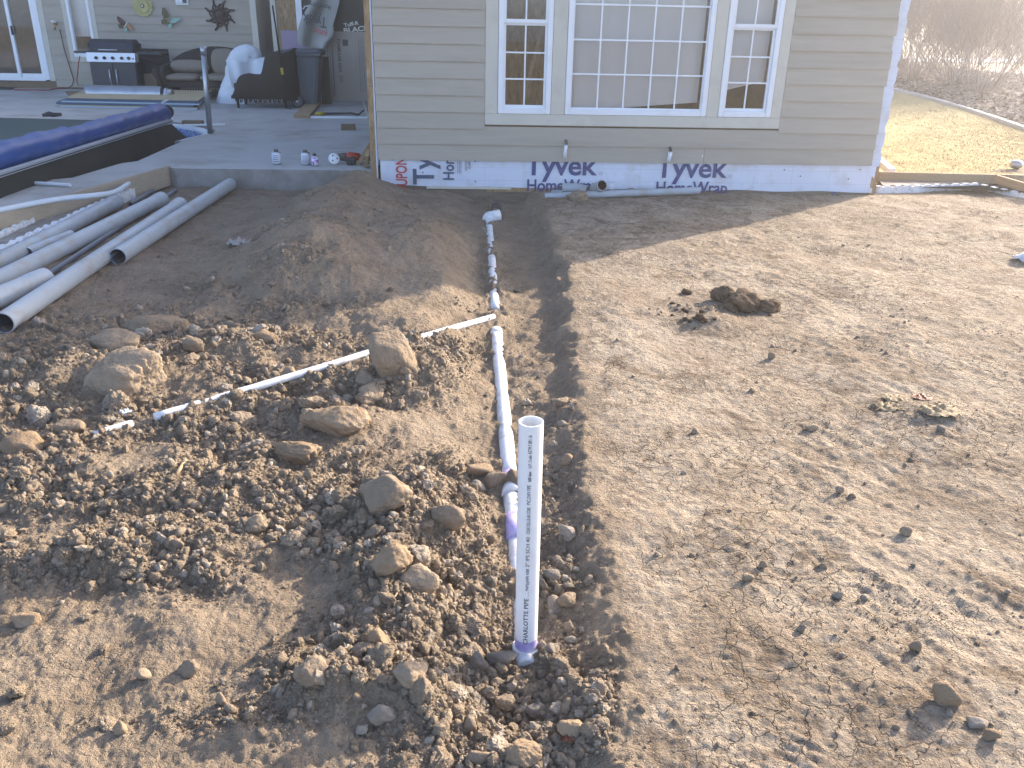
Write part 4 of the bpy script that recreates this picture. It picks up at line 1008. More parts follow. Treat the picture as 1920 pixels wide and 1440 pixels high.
wc = gy(557, 179, TY_-.06)
whl = MB().tube([(wc.x, TY_-.09, SLAB+.105), (wc.x, TY_-.03, SLAB+.105)], .105, 24).build('wheel', M['rubber'], bn)
MB().tube([(wc.x, TY_-.095, SLAB+.105), (wc.x, TY_-.089, SLAB+.105)], .075, 20).build('rim', M['bin'], whl); MB().tube([(wc.x, TY_-.10, SLAB+.105), (wc.x, TY_-.0955, SLAB+.105)], .02, 12).build('hubcap', M['alu'], whl)
whl2 = MB().tube([(wc.x, TY_+.53, SLAB+.105), (wc.x, TY_+.59, SLAB+.105)], .105, 24).build('wheel', M['rubber'], bn)
MB().box((b0.x+.1, TY_+.005, SLAB+.5), (gy(590, 150, TY_).x-.03, TY_+.012, SLAB+.506)).build('panel_seam', M['blackmatte'], bn)
# dark bundle leaning between the bin and the foam board, and a broom handle
bd = gy(600, 150, TY_+.3)
mb = MB(); mb.box((bd.x-.04, TY_+.6, SLAB), (bd.x+.12, TY_+.66, zt_-.1)); tag(mb.build('dark_board', M['black_board'], bevel=.005), 'narrow dark board leaning behind the bin beside the printed foam board', 'board')
h0 = gy(511, 10, 14.55); h1 = gy(529, 133, 14.55)
bro = thing('long_handle', (h1.x, 14.55, h1.z), 'long black handle with yellow grip leaning beside the bin', 'handle')
hd = (h1-h0)
MB().tube([h0, h1], .013, 8).build('shaft', M['blackmatte'], bro)
MB().tube([h0+hd*.95, h0+hd*1.06], .022, 8).build('grip', mat('yellow_grip', (.55,.40,.03), .5), bro)
MB().tube([h0+hd*1.06, Vector((h1.x+.08, 14.6, SLAB+.01))], .012, 8).build('shaft', M['blackmatte'], bro)

# stacked foam boards, topmost faced with plywood
pl = [gz(112, 201, SLAB), gz(370, 207, SLAB), gz(387, 186, SLAB), gz(150, 184, SLAB)]
labs = ['bottom pale edged board of the low stack by the pool', 'second board from the bottom of the low stack by the pool', 'third board up, dark edged, in the low stack by the pool', 'topmost plywood faced board of the low stack by the pool']
for i in range(4):
    z0 = SLAB+.004+i*.036; sh = [Vector((.0, .0, 0)), Vector((-.06, .03, 0)), Vector((.03, .03, 0)), Vector((.10, .07, 0))][i]
    P = [p+sh for p in pl]
    if i == 3: P[1] = P[1]+Vector((-.10, .05, 0))
    o = thing('foam_sheet', (P[0].x, P[0].y, z0), labs[i], 'board', 'boards stacked by the pool')
    vs = [(p.x, p.y, z0) for p in P]+[(p.x, p.y, z0+.022) for p in P]
    MB().add(vs, [(3,2,1,0),(0,1,5,4),(1,2,6,5),(2,3,7,6),(3,0,4,7),(4,5,6,7)]).build('foam_core', M['bluefoil'] if i in (1, 3) else M['paledge'], o)
    vs = [(p.x, p.y, z0+.0225) for p in P]+[(p.x, p.y, z0+.034) for p in P]
    MB().add(vs, [(3,2,1,0),(0,1,5,4),(1,2,6,5),(2,3,7,6),(3,0,4,7),(4,5,6,7)]).build('face_sheet', M['ply'] if i in (0, 3) else M['bluefoil'], o)
# sheet metal rolled up behind them on a piece of cardboard
q0, q1 = gz(150, 180, SLAB), gz(312, 180, SLAB); q0.y = q1.y = 15.35
q0.x, q1.x = gy(150, 165, 15.35).x, gy(311, 165, 15.35).x
rol = thing('metal_roll', ((q0.x+q1.x)/2, 15.35, SLAB), 'dented roll of galvanised sheet metal lying in front of the grill', 'sheet metal roll')
def rollfn(u, v):
    a = 2*math.pi*1.15*v; t = u; x = q0.x+.22*(v)*max(0, 1-t*6)+(q1.x-q0.x-.06)*t
    r = (.135+.012*v)*(1+.03*float(nz(np.array([t*6]), np.array([v*4]), 2)[0]))*(1 if t > .02 else 1.06)
    return (x, 15.35+r*math.cos(a-1.2), SLAB+.145+r*.92*math.sin(a-1.2))
MB().grid(rollfn, 40, 36).build('sheet', M['steel'], rol)
MB().tube([(q1.x-.10, 15.35, SLAB+.13), (q1.x+.10, 15.35, SLAB+.125)], .105, 20, caps=True).build('inner_roll', M['steel'], rol)
MB().tube([(q1.x-.02, 15.35, SLAB+.13), (q1.x+.015, 15.35, SLAB+.13)], .117, 20).build('band', M['alu'], rol)
k0 = [gz(122, 172, SLAB), gz(130, 184, SLAB), gz(200, 178, SLAB), gz(250, 172, SLAB)]
tag(MB().add([(p.x, p.y, SLAB+.012) for p in k0]+[(p.x, p.y, SLAB+.004) for p in k0], [(0,1,2,3),(7,6,5,4),(0,4,5,1),(1,5,6,2),(2,6,7,3),(3,7,4,0)]).build('cardboard', M['kraft']), 'brown cardboard sheet lying under the metal roll', 'cardboard')
# door mat by the sliding door
m0 = [gz(0, 168, SLAB), gz(22, 169, SLAB), gz(32, 163, SLAB), gz(0, 162.5, SLAB)]
tag(MB().add([(p.x, p.y, SLAB+.016) for p in m0]+[(p.x, p.y, SLAB+.004) for p in m0], [(0,1,2,3),(7,6,5,4),(0,4,5,1),(1,5,6,2),(2,6,7,3),(3,7,4,0)]).build('door_mat', M['blackmatte']), 'black door mat below the sliding door', 'mat')

# ---- wall ornaments, tap, electrical box
DY = BY-.03
def wpt(px, py, y=DY): return gy(px, py, y)
c = wpt(268, 11); R0 = .20
flw = thing('metal_flower', c, 'yellow metal flower hanging on the siding', 'wall ornament')
for ringi, (nn, rr, yy) in enumerate(((16, 1., 0), (14, .68, -.016))):
    for i in range(nn):
        a = 2*math.pi*i/nn+ringi*.2; d = Vector((math.cos(a), 0, math.sin(a))); s = Vector((-d.z, 0, d.x)); rr_ = R0*rr
        V = [c+d*rr_*t+s*wd*rr_+Vector((0, yy-.03*t, 0)) for t, wd in ((.12, -.06), (.55, -.16), (.85, -.14), (1.0, 0), (.85, .14), (.55, .16), (.12, .06))]
        V2 = [v+Vector((0, .004, 0)) for v in V]
        MB().add(V+V2, [(0,1,2,3,4,5,6), (13,12,11,10,9,8,7)]+[(j, (j+1) % 7, 7+(j+1) % 7, 7+j) for j in range(7)]).build('petal', M['petal'], flw)
MB().tube([c+Vector((0,-.02,0)), c+Vector((0,-.035,0))], R0*.16, 14).build('centre', M['rust'], flw); MB().tube([c+Vector((0,-.036,0)), c+Vector((0,-.044,0))], R0*.09, 12).build('centre', M['vinyl'], flw)
def wing(pts, m, par, bend=.03):
    P = [wpt(*p) for p in pts]; n = len(P); cen = sum(P, Vector((0,0,0)))/n
    V = [p+Vector((0, -.02-bend, 0)) for p in P]+[cen+Vector((0, -.012, 0))]+[p+Vector((0, -.015-bend, 0)) for p in P]
    MB().add(V, [(i, (i+1) % n, n) for i in range(n)]+[list(range(n+1, 2*n+1))[::-1]]+[(i, n+1+i, n+1+(i+1) % n, (i+1) % n) for i in range(n)]).build('wing', M[m], par)
bf = thing('metal_butterfly', wpt(236, 47), 'orange and brown metal butterfly on the siding above the grill', 'wall ornament', 'butterflies on the rear wall')
wing([(221, 30), (226, 32), (237, 42), (235, 48), (228, 46), (222, 37)], 'brownwing', bf); wing([(222, 45), (228, 46), (234, 49), (233, 53), (226, 53)], 'olive', bf)
wing([(238, 43), (245, 46), (251, 54), (250, 58), (241, 53), (236, 48)], 'orange', bf); wing([(235, 49), (240, 53), (240, 60), (236, 59), (233, 54)], 'mint', bf)
MB().tube([wpt(239, 41, DY-.05), wpt(233, 53, DY-.05)], [.010, .016], 8).build('body', M['white_print'], bf)
bf2 = thing('metal_butterfly', wpt(318, 38), 'olive and mint green metal butterfly on the siding beside the flower', 'wall ornament', 'butterflies on the rear wall')
wing([(306, 14), (310, 15), (316, 23), (316, 33), (309, 35), (305, 26)], 'olive', bf2); wing([(304, 38), (309, 35), (316, 37), (314, 44), (305, 46)], 'olive', bf2)
wing([(318, 38), (328, 33), (340, 33), (338, 38), (330, 43), (319, 43)], 'mint', bf2); wing([(316, 43), (324, 44), (322, 54), (317, 51)], 'mint', bf2)
MB().tube([wpt(318, 36, DY-.05), wpt(315, 44, DY-.05)], [.010, .016], 8).build('body', M['brass'], bf2)
c = wpt(413, 29)
sun = thing('metal_sun', c, 'rusty dark metal sun with curling rays hanging on the siding', 'wall ornament')
MB().lathe([(.005, .05), (.06, .045), (.10, .025), (.115, .0)], c+Vector((0, -.005, 0)), 20, M=Matrix.Rotation(rad(90), 3, 'X')).build('face', M['rust'], sun)
for i in range(16):
    a = 2*math.pi*i/16+.2; L = .30 if i % 2 == 0 else .20; pts = []; rs = []
    for j in range(14):
        t = j/13; rr = .10+(L-.10)*min(1, t*1.15); aa = a+.35*math.sin(t*math.pi*1.1)*(.7)
        if i % 2 == 0 and t > .75: aa += (t-.75)*1.1; rr -= (t-.8)*.10 if t > .8 else 0
        pts.append(c+Vector((rr*math.cos(aa), -.012, rr*math.sin(aa)))); rs.append(.026*(1-t)**.7+.006)
    MB().tube(pts, rs, 7).build('ray', M['rust'], sun)
bxa, bxb = wpt(327, -16), wpt(354, 9.5)
eb = thing('electrical_box', wpt(340, 0), 'white electrical box on the siding above the butterflies', 'electrical box')
MB().box((bxa.x, BY-.05, bxb.z), (bxb.x, BY-.012, bxa.z)).build('mounting_plate', M['vinyl'], eb, bevel=.004)
MB().box((bxa.x+.035, BY-.085, bxb.z+.035), ((bxa.x+bxb.x)/2+.02, BY-.051, bxa.z-.02)).build('cover', M['vinyl'], eb, bevel=.004)
MB().box(((bxa.x+bxb.x)/2+.03, BY-.07, bxb.z+.035), (bxb.x-.03, BY-.051, bxa.z-.02)).build('socket', M['tool_grey'], eb)
c = wpt(104, 45, BY-.05)
tap = thing('garden_tap', c, 'brass garden tap on the siding beside the sliding door', 'tap')
MB().tube([c+Vector((0, .04, 0)), c+Vector((0, -.06, 0)), c+Vector((.01, -.09, -.03)), c+Vector((.01, -.09, -.10))], [.022, .025, .022, .024], 10).build('spout', M['brass'], tap)
MB().tube([c+Vector((-.05, -.05, .045)), c+Vector((.04, -.05, .035))], .018, 8).build('handle', M['vinyl'], tap)
# red cord hanging off the grill and running along the wall
pts = [wpt(147, 104, 17.0), wpt(145, 125, 17.1), wpt(143, 145, 17.2)]
pts = [wpt(150, 105, 16.8), wpt(147, 118, 16.8), wpt(146, 133, 16.8), wpt(144, 150, 16.85)]+[gz(a, b, SLAB+.012) for a, b in ((147, 163), (130, 165), (105, 166), (90, 169), (60, 168.5), (25, 168))]
tag(MB().tube(pts, .010, 6).build('red_cord', M['cord_red']), 'thin red cord hanging by the grill and trailing along the wall', 'cord')
pts = [wpt(112, 55, BY-.05), wpt(121, 95, BY-.05), wpt(132, 130, BY-.05), wpt(138, 150, BY-.05), wpt(135, 160, BY-.05), wpt(128, 165, BY-.06)]
tag(MB().tube(pts, .009, 6).build('hose', mat('brown_hose', (.16,.09,.06), .6)), 'thin brown hose running down the siding from the tap', 'hose')

# ---- torn sheet hanging upside down over the broken wall
FX = WY-.16
def flap_edge_l(v): return np.interp(v, [0, .35, .58, .75, .9, 1], [590, 583, 566, 559, 557, 560])
def flap_edge_r(v): return np.interp(v, [0, .35, .6, .66, .72, .84, .9, 1], [640, 636, 627, 624, 626, 623, 614, 609])
def flapfn(u, v):
    l, r = float(flap_edge_l(v)), float(flap_edge_r(v)); px = l+(r-l)*u; py = -40+v*(124+8*u)
    y = FX-.05*math.sin(u*5+v*3)-.06*v*math.sin(u*9)-.05*v
    return wp(px, py, y)
flap = thing('torn_wrap', wp(600, 0, FX), 'torn grey house wrap sheet hanging upside down above the bin', 'house wrap')
MB().grid(flapfn, 28, 30).build('sheet', M['wrap_back'], flap)
def flap_text(body, px, py, ang, width, cap, m, bold):
    c0, s0 = math.cos(ang), math.sin(ang); a = wp(px, py, FX-.17)
    lettering(body, width, cap, lambda u, v, w_: (a.x+c0*u-s0*v, FX-.165-w_-.0*u, a.z+s0*u+c0*v), M[m], flap, bold)
flap_text('DUPONT', 614, 60, rad(163), .235, .068, 'red_print', .012)
flap_text('Tyvek', 613, 34, rad(171), .40, .165, 'grey_print', .015)
flap_text('HomeWrap', 621, 10, rad(171), .40, .085, 'grey_print', .015)
pts = [wp(568, 17, FX+.05), wp(572, 12, FX+.05), wp(578, 11, FX+.05), wp(585, 17, FX+.04), wp(590, 8, FX+.03)]
tag(MB().tube(pts, .012, 6).build('loose_cable', M['foam']), 'white cable loop sticking out beside the torn wrap', 'cable')

# ---- loose stuff on the slab
def lump(name, a, b, wd, th, m, lab, cat, z0=SLAB):
    a, b = Vector(a), Vector(b); a.z = b.z = z0+th/2
    return tag(MB().bar(a, b, wd, th).build(name, M[m], bevel=.004), lab, cat)
lump('wood_plank', gz(566, 222, SLAB), gz(592, 192, SLAB), .24, .05, 'lumber', 'wide wood plank lying on the slab in front of the bin', 'plank')
lump('metal_strip', gz(576, 221, SLAB), gz(690, 222, SLAB), .06, .03, 'alu', 'shiny metal strip lying across the slab near the house corner', 'metal strip')
pk = [gz(592, 214, SLAB+.03), gz(608, 213, SLAB+.03), gz(660, 212.5, SLAB+.03), gz(672, 215, SLAB+.04), gz(682, 207, SLAB+.05)]
pry = thing('pry_bar', pk[0], 'black bent pry bar with yellow end behind the metal strip', 'pry bar')
MB().tube(pk[1:], [.018, .016, .016, .012], 8).build('shaft', M['blackmatte'], pry); MB().tube(pk[:2], .026, 8).build('grip', bpy.data.materials['yellow_grip'], pry)
a, b = gz(640, 243, SLAB), gz(667, 243, SLAB)
lump('wood_block', a, b, .16, .07, 'lumber_dark', 'short brown wood block lying alone on the slab by the house corner', 'wood block')
lump('wood_offcut', gz(681, 190, SLAB), gz(690, 219, SLAB), .03, .02, 'casing', 'thin pale stick lying beside the house corner', 'stick')
# cans of pipe cement and primer
def can(px, py, r, h, lab, m, grp=None, labmat=None):
    p = gz(px, py, SLAB); p.z = SLAB
    o = thing('metal_can', p, lab, 'can', grp)
    MB().lathe([(r*.97, 0), (r, .004), (r, h), (r*.96, h+.004)], p, 20).build('can_body', M['steel'], o)
    MB().lathe([(r*1.006, .012), (r*1.006, h-.008)], p, 20).build('paper_label', m, o)
    MB().lathe([(r*.5, h+.004), (r*.5, h+.022), (r*.46, h+.026)], p+Vector((0, 0, 0)), 14).build('cap', M['tool_grey'] if labmat is None else labmat, o)
    if labmat is None:
        for j in range(9): MB().box((p.x-r*.55, p.y-r*1.05-.002, SLAB+h*.75-j*.010), (p.x+r*.55, p.y-r*1.05+.003, SLAB+h*.75-j*.010+.004)).build('print_line', M['grey_print'], o) if j in (0, 2, 4, 6) else None
    return o
can(519.5, 308, .047, .125, 'white can standing alone on the slab edge, leftmost of three', M['can_white'], 'cans on the slab edge')
can(574, 309, .046, .125, 'taller white can beside the purple can on the slab edge', M['can_white'], 'cans on the slab edge')
can(591, 311, .038, .10, 'small purple and white can, rightmost of the three cans', mat('purple_label', (.36,.12,.48), .4, (.72,.70,.76), 30., .12), 'cans on the slab edge', M['blackmatte'])
# cordless saw and a white round cover
dp = gz(652, 306, SLAB); dp.z = SLAB
dr_ = thing('power_tool', dp, 'red and black cordless power tool lying by the house corner', 'power tool')
MB().tube([dp+Vector((-.13, .02, .06)), dp+Vector((-.05, .0, .065)), dp+Vector((0, 0, .065))], [.03, .042, .045], 12).build('gearbox', M['tool_grey'], dr_)
MB().tube([dp+Vector((0, 0, .065)), dp+Vector((.03, .0, .07)), dp+Vector((.13, .01, .065))], [.046, .05, .040], 12).build('motor_housing', M['tool_red'], dr_)
MB().tube([dp+Vector((.06, 0, .06)), dp+Vector((.05, -.08, .045))], [.03, .034], 10).build('grip', M['tool_grey'], dr_)
MB().box((dp.x-.0, dp.y-.15, SLAB+.005), (dp.x+.10, dp.y-.06, SLAB+.075)).build('battery', M['blackmatte'], dr_, bevel=.01)
MB().tube([dp+Vector((.13, .01, .065)), dp+Vector((.22, .03, .05)), dp+Vector((.26, .03, .02))], [.03, .022, .014], 10).build('handle', M['lumber_dark'], dr_)
dcx = gz(627, 309, SLAB); Mx = Matrix.Rotation(rad(62), 3, 'X') @ Matrix.Rotation(rad(14), 3, 'Y')
rc = thing('round_cover', (dcx.x, dcx.y, SLAB), 'white slotted round cover leaning against the power tool', 'cover')
MB().lathe([(.058, 0), (.060, .004), (.055, .012), (.02, .018)], (dcx.x, dcx.y+.0, SLAB+.062), 24, M=Mx).build('disc', M['pvc'], rc)
for k_ in range(3):
    v = Mx @ Vector((.03*math.cos(k_*2.1), .03*math.sin(k_*2.1), .019)); MB().tube([Vector((dcx.x, dcx.y, SLAB+.062))+v, Vector((dcx.x, dcx.y, SLAB+.062))+v+Mx @ Vector((0, 0, .004))], .008, 8).build('slot', M['dark'], rc)
# short lumber pieces leaning on the corner
for i, (p0, p1, lab) in enumerate(((gz(672, 308, SLAB), gy(692, 274, 8.98), 'short board leaning at the house corner behind the power tool'), (gz(687, 313, SLAB), gy(689, 287, 8.86), 'upright wood offcut standing against the house corner'))):
    o = MB().bar(p0+Vector((0, 0, .0)), p1, .04, .08, up=(0, 1, 0)).build('wood_offcut', M['lumber'], bevel=.003); tag(o, lab, 'wood offcut')
# ------------------------------------------------------------------ form board and foam along the deck edge
def seg(name, pA, pB, z0, z1, thick, m, lab, cat, grp=None, ext=1.6, bevel=.003):
    a, b = Vector(pA), Vector(pB); d = (a-b).normalized(); a = a+d*ext
    a.z = b.z = (z0+z1)/2
    return tag(MB().bar(a, b, thick, z1-z0).build(name, m, bevel=bevel), lab, cat, grp)
nrm_ = Vector((fd.y, -fd.x, 0)); nrm_ = nrm_ if nrm_.x > 0 else -nrm_
fa, fbp = fr_+fd*3.6, fr_
seg('form_board', fa+nrm_*.03, fbp+nrm_*.03-fd*.02, .02, SLAB+.012, .045, mat('form_lumber', (.42,.35,.26), .8, (.34,.28,.20), 4., .5, .3, 30., stretch=(2, 2, 14), dirt=(.3,.28,.25), dscale=5., damt=.5), 'long tan form board along the patio edge above the foam strips', 'form board')
M['formc'] = bpy.data.materials['form_lumber']
def foamstrip(pA, pB, z0, z1, w_, lab, seedn):
    a, b = Vector(pA), Vector(pB); d = (b-a); L = d.length; d.normalize(); nn = Vector((d.y, -d.x, 0))
    def fn(u, v):
        s = u*L; prof = [(-w_/2, 0), (-w_/2, 1), (w_/2, 1), (w_/2, 0), (-w_/2, 0)]
        i = min(int(v*4+1e-6), 4); o, hh = prof[i]
        j = float(nz(np.array([s*7.]), np.array([i*3.]), seedn)[0]); jj = .02*max(0, j)+(.012 if int(s*16) % 2 else 0)
        p = a+d*s+nn*(o*(1+.25*j)); return (p.x, p.y, z0+(z1-z0-jj)*hh)
    return tag(MB().grid(fn, 150, 4, smooth=False).build('foam_strip', M['foam']), lab, 'foam strip', 'foam edges along the patio')
A1, B1 = gz(-120, 490, .10), gz(262, 321, .10); A2, B2 = gz(-120, 524, .09), gz(311, 326, .09)
foamstrip(A1, B1, -.02, .115, .035, 'white foam strip tight against the tan form board', 3)
foamstrip(A2, B2, -.03, .115, .05, 'outer white foam strip nearest the grey pipes', 8)
foot = MB(); cA1, cB1 = A1+nrm_*.03, B1+nrm_*.03; cA2, cB2 = A2-nrm_*.03, B2-nrm_*.03
n_ = 40
foot.grid(lambda u, v: ((lambda p: (p.x, p.y, .075+.012*float(nz(np.array([u*40]), np.array([v*4]), 6)[0])))(cA1.lerp(cB1, u).lerp(cA2.lerp(cB2, u), v))), 80, 6)
tag(foot.build('concrete_footing', M['concrete_side']), kind='structure')
# white flexible pipe and a thin white tube
pp = [gz(-60, 402, SLAB+.03), gz(0, 394, SLAB+.03), gz(60, 382, SLAB+.03), (gz(120, 372, SLAB+.03)), gz(180, 366, SLAB+.03), gz(215, 360, .20), gz(238, 346, .16), gz(255, 332, .14), gz(270, 321, .14), gz(283, 315, .15)]
def smooth(pts, k=6):
    P = [Vector(p) for p in pts]; out = []
    for i in range(len(P)-1):
        p0, p1, p2, p3 = P[max(i-1, 0)], P[i], P[i+1], P[min(i+2, len(P)-1)]
        for j in range(k):
            t = j/k; out.append(.5*((2*p1)+(p2-p0)*t+(2*p0-5*p1+4*p2-p3)*t*t+(-p0+3*p1-3*p2+p3)*t**3))
    return out+[P[-1]]
tag(MB().tube(smooth(pp), .022, 12).build('flexible_pipe', M['coping']), 'bent white flexible pipe lying over the form board', 'pipe')
tag(MB().tube([gz(-60, 341, SLAB+.02), gz(0, 342, SLAB+.02), gz(70, 343.5, SLAB+.02), gz(132, 347, SLAB+.02)], .016, 10).build('thin_tube', M['coping']), 'thin straight white tube lying on the patio in front of the black skirt', 'tube')

# ------------------------------------------------------------------ grey conduit pipes on the dirt
GRP = 'loose grey pipes on the dirt'
def gpipe(p0, p1, r, lab, m='greypipe', bell=None, open0=True, lift=0., ext0=0., ext1=0.):
    a, b = gz(*p0, r+lift), gz(*p1, r+lift); d = (b-a).normalized(); a = a-d*ext0; b = b+d*ext1
    o = thing('grey_pipe', (a+b)/2, lab, 'pipe', GRP)
    a.z = max(r+lift, hz(a.x, a.y)+r*.9); b.z = max(r+lift, hz(b.x, b.y)+r*.9)
    d = (b-a).normalized()
    MB().hollow(a, b, r, r*.90, 28, 0, 1).build('pipe_body', [M[m], M['bore']], o)
    if bell is not None:
        c = b if bell else a; s = -1 if bell else 1
        bl = MB(); bl.tube([c+d*s*.20, c+d*s*.14, c+d*s*.135, c+d*s*.0], [r*1.005, r*1.06, r*1.09, r*1.10], 28, caps=False)
        bl.hollow(c, c-d*s*.006, r*1.10, r*.98, 28)
        bl.build('bell_end', M[m], o)
    return o
gpipe((0, 492), (218, 378), .060, 'grey pipe with bell end lying closest to the foam strip', bell=True, ext0=1.2)
gpipe((0, 524), (303, 373), .060, 'grey pipe with bell end, second from the foam strip', bell=True, ext0=1.2)
gpipe((52, 478), (133, 441), .040, 'short grey pipe piece half hidden between two belled pipes')
gpipe((0, 557), (84, 523), .066, 'short pale grey stub cut off by the picture edge, left of the dark conduit', bell=True, ext0=1.)
gpipe((6, 606), (338, 385), .060, 'long belled grey pipe ending in an open mouth at the lower left', bell=True)
gpipe((221, 483), (432, 345), .060, 'grey pipe set apart on the right with its open mouth towards the mound', open0=True)
gpipe((94, 514), (330, 358), .019, 'thin dark conduit passing under a grey belled pipe', 'darkpipe')
gpipe((245, 385), (286, 358), .021, 'thin dark conduit stub poking out between two bell ends', 'darkpipe')

# ------------------------------------------------------------------ white drain pipe in the trench
R2 = .034
def ppt(y, z=-.098): return Vector((float(xpipe(y)), y, z))
drain = thing('drain_pipe', ppt(4.5), 'white drain pipe running along the trench to the house wall', 'drain pipe')
yA, yB, yC = PIPE[2].y, PIPE[1].y, PIPE[3].y
def run(y0, y1, z=-.098, n=14, m='pvc_soiled', r=R2):
    return MB().tube([ppt(y0+(y1-y0)*i/n, z) for i in range(n+1)], r, 20).build('pipe_run', M[m], drain)
run(yA+.45, yC-.02, -.102); run(yB+.03, yA, -.094)
run(1.95, yB-.09, -.100)
e_ = ppt(yA, -.094); d_ = (ppt(yA+.2)-ppt(yA)).normalized()
MB().tube([e_-d_*.03, e_+d_*.05], R2*1.16, 20).build('coupling', M['pvc'], drain)
f0 = ppt(yB-.10, -.090); f1 = ppt(yB+.0, -.090)
MB().tube([f0, f0+d_*.045], R2*1.2, 22).build('coupling', M['pvc'], drain); MB().tube([f0+d_*.045, f1+d_*.06], R2*1.03, 20).build('primer_band', M['primer'], drain)
g0 = ppt(yB-.27, -.088); MB().tube([g0-d_*.16, g0], R2*1.04, 20).build('primer_band', M['primer'], drain)
# fitting at the wall: hubbed bend turned towards the sleeve in the foundation
w0 = ppt(yC, -.078)
ft_ = MB(); ft_.tube([w0-d_*.16, w0-d_*.07, w0], [R2*1.05, R2*1.1, R2*1.1], 20); fto = ft_.build('bend_fitting', M['pvc'], drain)
MB().tube([w0-d_*.10, w0-d_*.085], R2*1.9, 24).tube([w0-d_*.085, w0+d_*.02], [R2*1.75, R2*1.6], 24).build('hub', M['pvc'], fto)
hx = w0+Vector((.10, .03, .01)); MB().tube([w0+Vector((.0, 0, .005)), hx], [R2*1.5, R2*1.75], 22).build('hub', M['pvc'], fto)
MB().hollow(hx+Vector((-.03, .05, .018)), hx+Vector((-.02, .30, .018)), .050, .046, 22, 0, 1).build('wall_sleeve', [M['blackmatte'], M['lumber_dark']], drain)

# standing riser with its printed line
rb_ = gz(986, 1218, -.085); rt = gy(996, 790, rb_.y-.012)
riser = thing('riser_pipe', rb_, 'white plastic pipe standing upright in the trench with black printing', 'pipe')
axis = (rt-rb_); RL = axis.length; axis.normalize(); RR = .0335
MB().hollow(rb_+axis*-.02, rt, RR, RR*.87, 40).build('pipe_body', M['pvc'], riser)
MB().hollow(rb_-axis*.035, rb_+axis*.016, RR*1.22, RR*1.0, 40).build('socket', M['pvc'], riser)
MB().tube([rb_+axis*.0195, rb_+axis*.055], RR*1.012, 40, caps=False).build('primer_band', M['primer'], riser)
tocam = Vector((-rb_.x, -rb_.y, 0)).normalized(); ex = tocam.cross(Vector((0, 0, 1))).normalized()
if ex.x < 0: ex = -ex
def wrapv(h, off):          # height along the pipe, arc offset; letters read upwards
    def f(u, v, w_):
        th = (off-v)/RR; rr = RR*1.006+w_
        p = rb_+axis*(h+u); n_ = tocam*math.cos(th)+ex*math.sin(th); return p+n_*rr
    return f
for body, y0, y1, cap, bold in (('CHARLOTTE PIPE', 1200, 1105, .0125, .012), ('...', 1101, 1092, .006, .0), ('PWP(s)NPR 4200', 1089, 1046, .0085, .0), ('2" IPS SCH 40', 1042, 985, .0100, .0), ('COEX CELLULAR CORE', 979, 930, .0095, .0), ('PVC-DWV PIPE', 925, 890, .0105, .0), ('NSF-dwv', 884, 866, .0085, .02), ('U.P. Code', 860, 838, .0085, .0), ('ASTM F 891-16', 836, 804, .0100, .0)):
    def hh(py): 
        t = (1228-py)/(1228-790.); a = depth(rb_); b = depth(rt); return RL*(t*a/(t*a+(1-t)*b)) if False else RL*(t*b/(b*t+a*(1-t)) if False else t*(b/(a+(b-a)*t))**-0+0)
    z0_, z1_ = (1228-y0)/438.*RL, (1228-y1)/438.*RL
    lettering(body, z1_-z0_, cap, wrapv(z0_, .004), M['blackmatte'] if False else M['grey_print'], riser, bold)

# small branch pipe crossing the rubble
brp = thing('branch_pipe', BR[2], 'thin white pipe half buried across the rubble, meeting the trench pipe', 'pipe')
MB().tube(smooth([BR[0], BR[1], BR[2], BR[3], BR[4]], 10), .0185, 14).build('pipe_run', M['pvc_soiled'], brp)
MB().tube(smooth([BR[4]+Vector((-.10, -.02, -.035)), gz(240, 797, .022), BR[5]+Vector((-.03, 0, -.01))], 6), .019, 14).build('pipe_run', M['pvc_soiled'], brp)

# ------------------------------------------------------------------ stones and clods, each one a thing
def rock(px, py, wpx, hpx, lab, seed, mt='clod', facets=11, sharp=9., rough=.09, sub=4, name='rock', cat='rock', grp=None, sink=.28, yaw=None, tilt=0., depthf=.8):
    p = on(px, py+hpx*.35); k = depth(p)/F
    wx, hz_ = wpx*k/2, hpx*k/2
    rg2 = random.Random(seed); o = bpy.data.objects.new(name, rock_mesh(name, seed, sub, facets, sharp, rough, (wx*1.08, wx*depthf, hz_*1.0), mt))
    o.location = (p.x, p.y+wx*.2, p.z+hz_*(1-2*sink)+.004); o.rotation_euler = (0, tilt, 0 if yaw is None else yaw); COL.objects.link(o)
    return tag(o, lab, cat, grp)
rock(738, 665, 82, 78, 'large smooth tan boulder tilted over the thin white branch pipe', 501, 'clod', 8, 14., .05, 5, tilt=rad(32), depthf=.75, sink=.18)
rock(228, 693, 118, 82, 'largest broken clod, at far left above the thin white pipe', 502, 'clod', 10, 10., .10, 5, depthf=.7)
rock(225, 640, 75, 42, 'flat topped clod half buried behind the largest broken clod', 503, 'clod', 9, 9., .10, 4)
rock(292, 617, 90, 42, 'broad half buried clod beside the shadow line on the left', 504, 'clod', 9, 8., .10, 4)
rock(629, 787, 94, 52, 'wide tan clod in the rubble below the branch pipe and boulder', 505, 'stone', 10, 8., .09, 5)
rock(547, 845, 70, 44, 'knobbly tan clod alone left of the trampled patch', 506, 'stone', 9, 6., .14, 5)
rock(718, 922, 88, 58, 'dark flat rock casting a long shadow left of the trench', 507, 'clod', 9, 12., .06, 5, tilt=rad(-20))
rock(735, 1047, 60, 50, 'pitted clod on the rubble ridge above the smooth patch', 508, 'stone', 9, 7., .12, 4)
rock(787, 1085, 55, 46, 'grey brown clod right of the pitted clod on the rubble ridge', 509, 'clod', 9, 9., .07, 4)
rock(708, 1203, 36, 54, 'pale upright stone in the rubble left of the riser pipe', 510, 'stone', 8, 14., .05, 4)
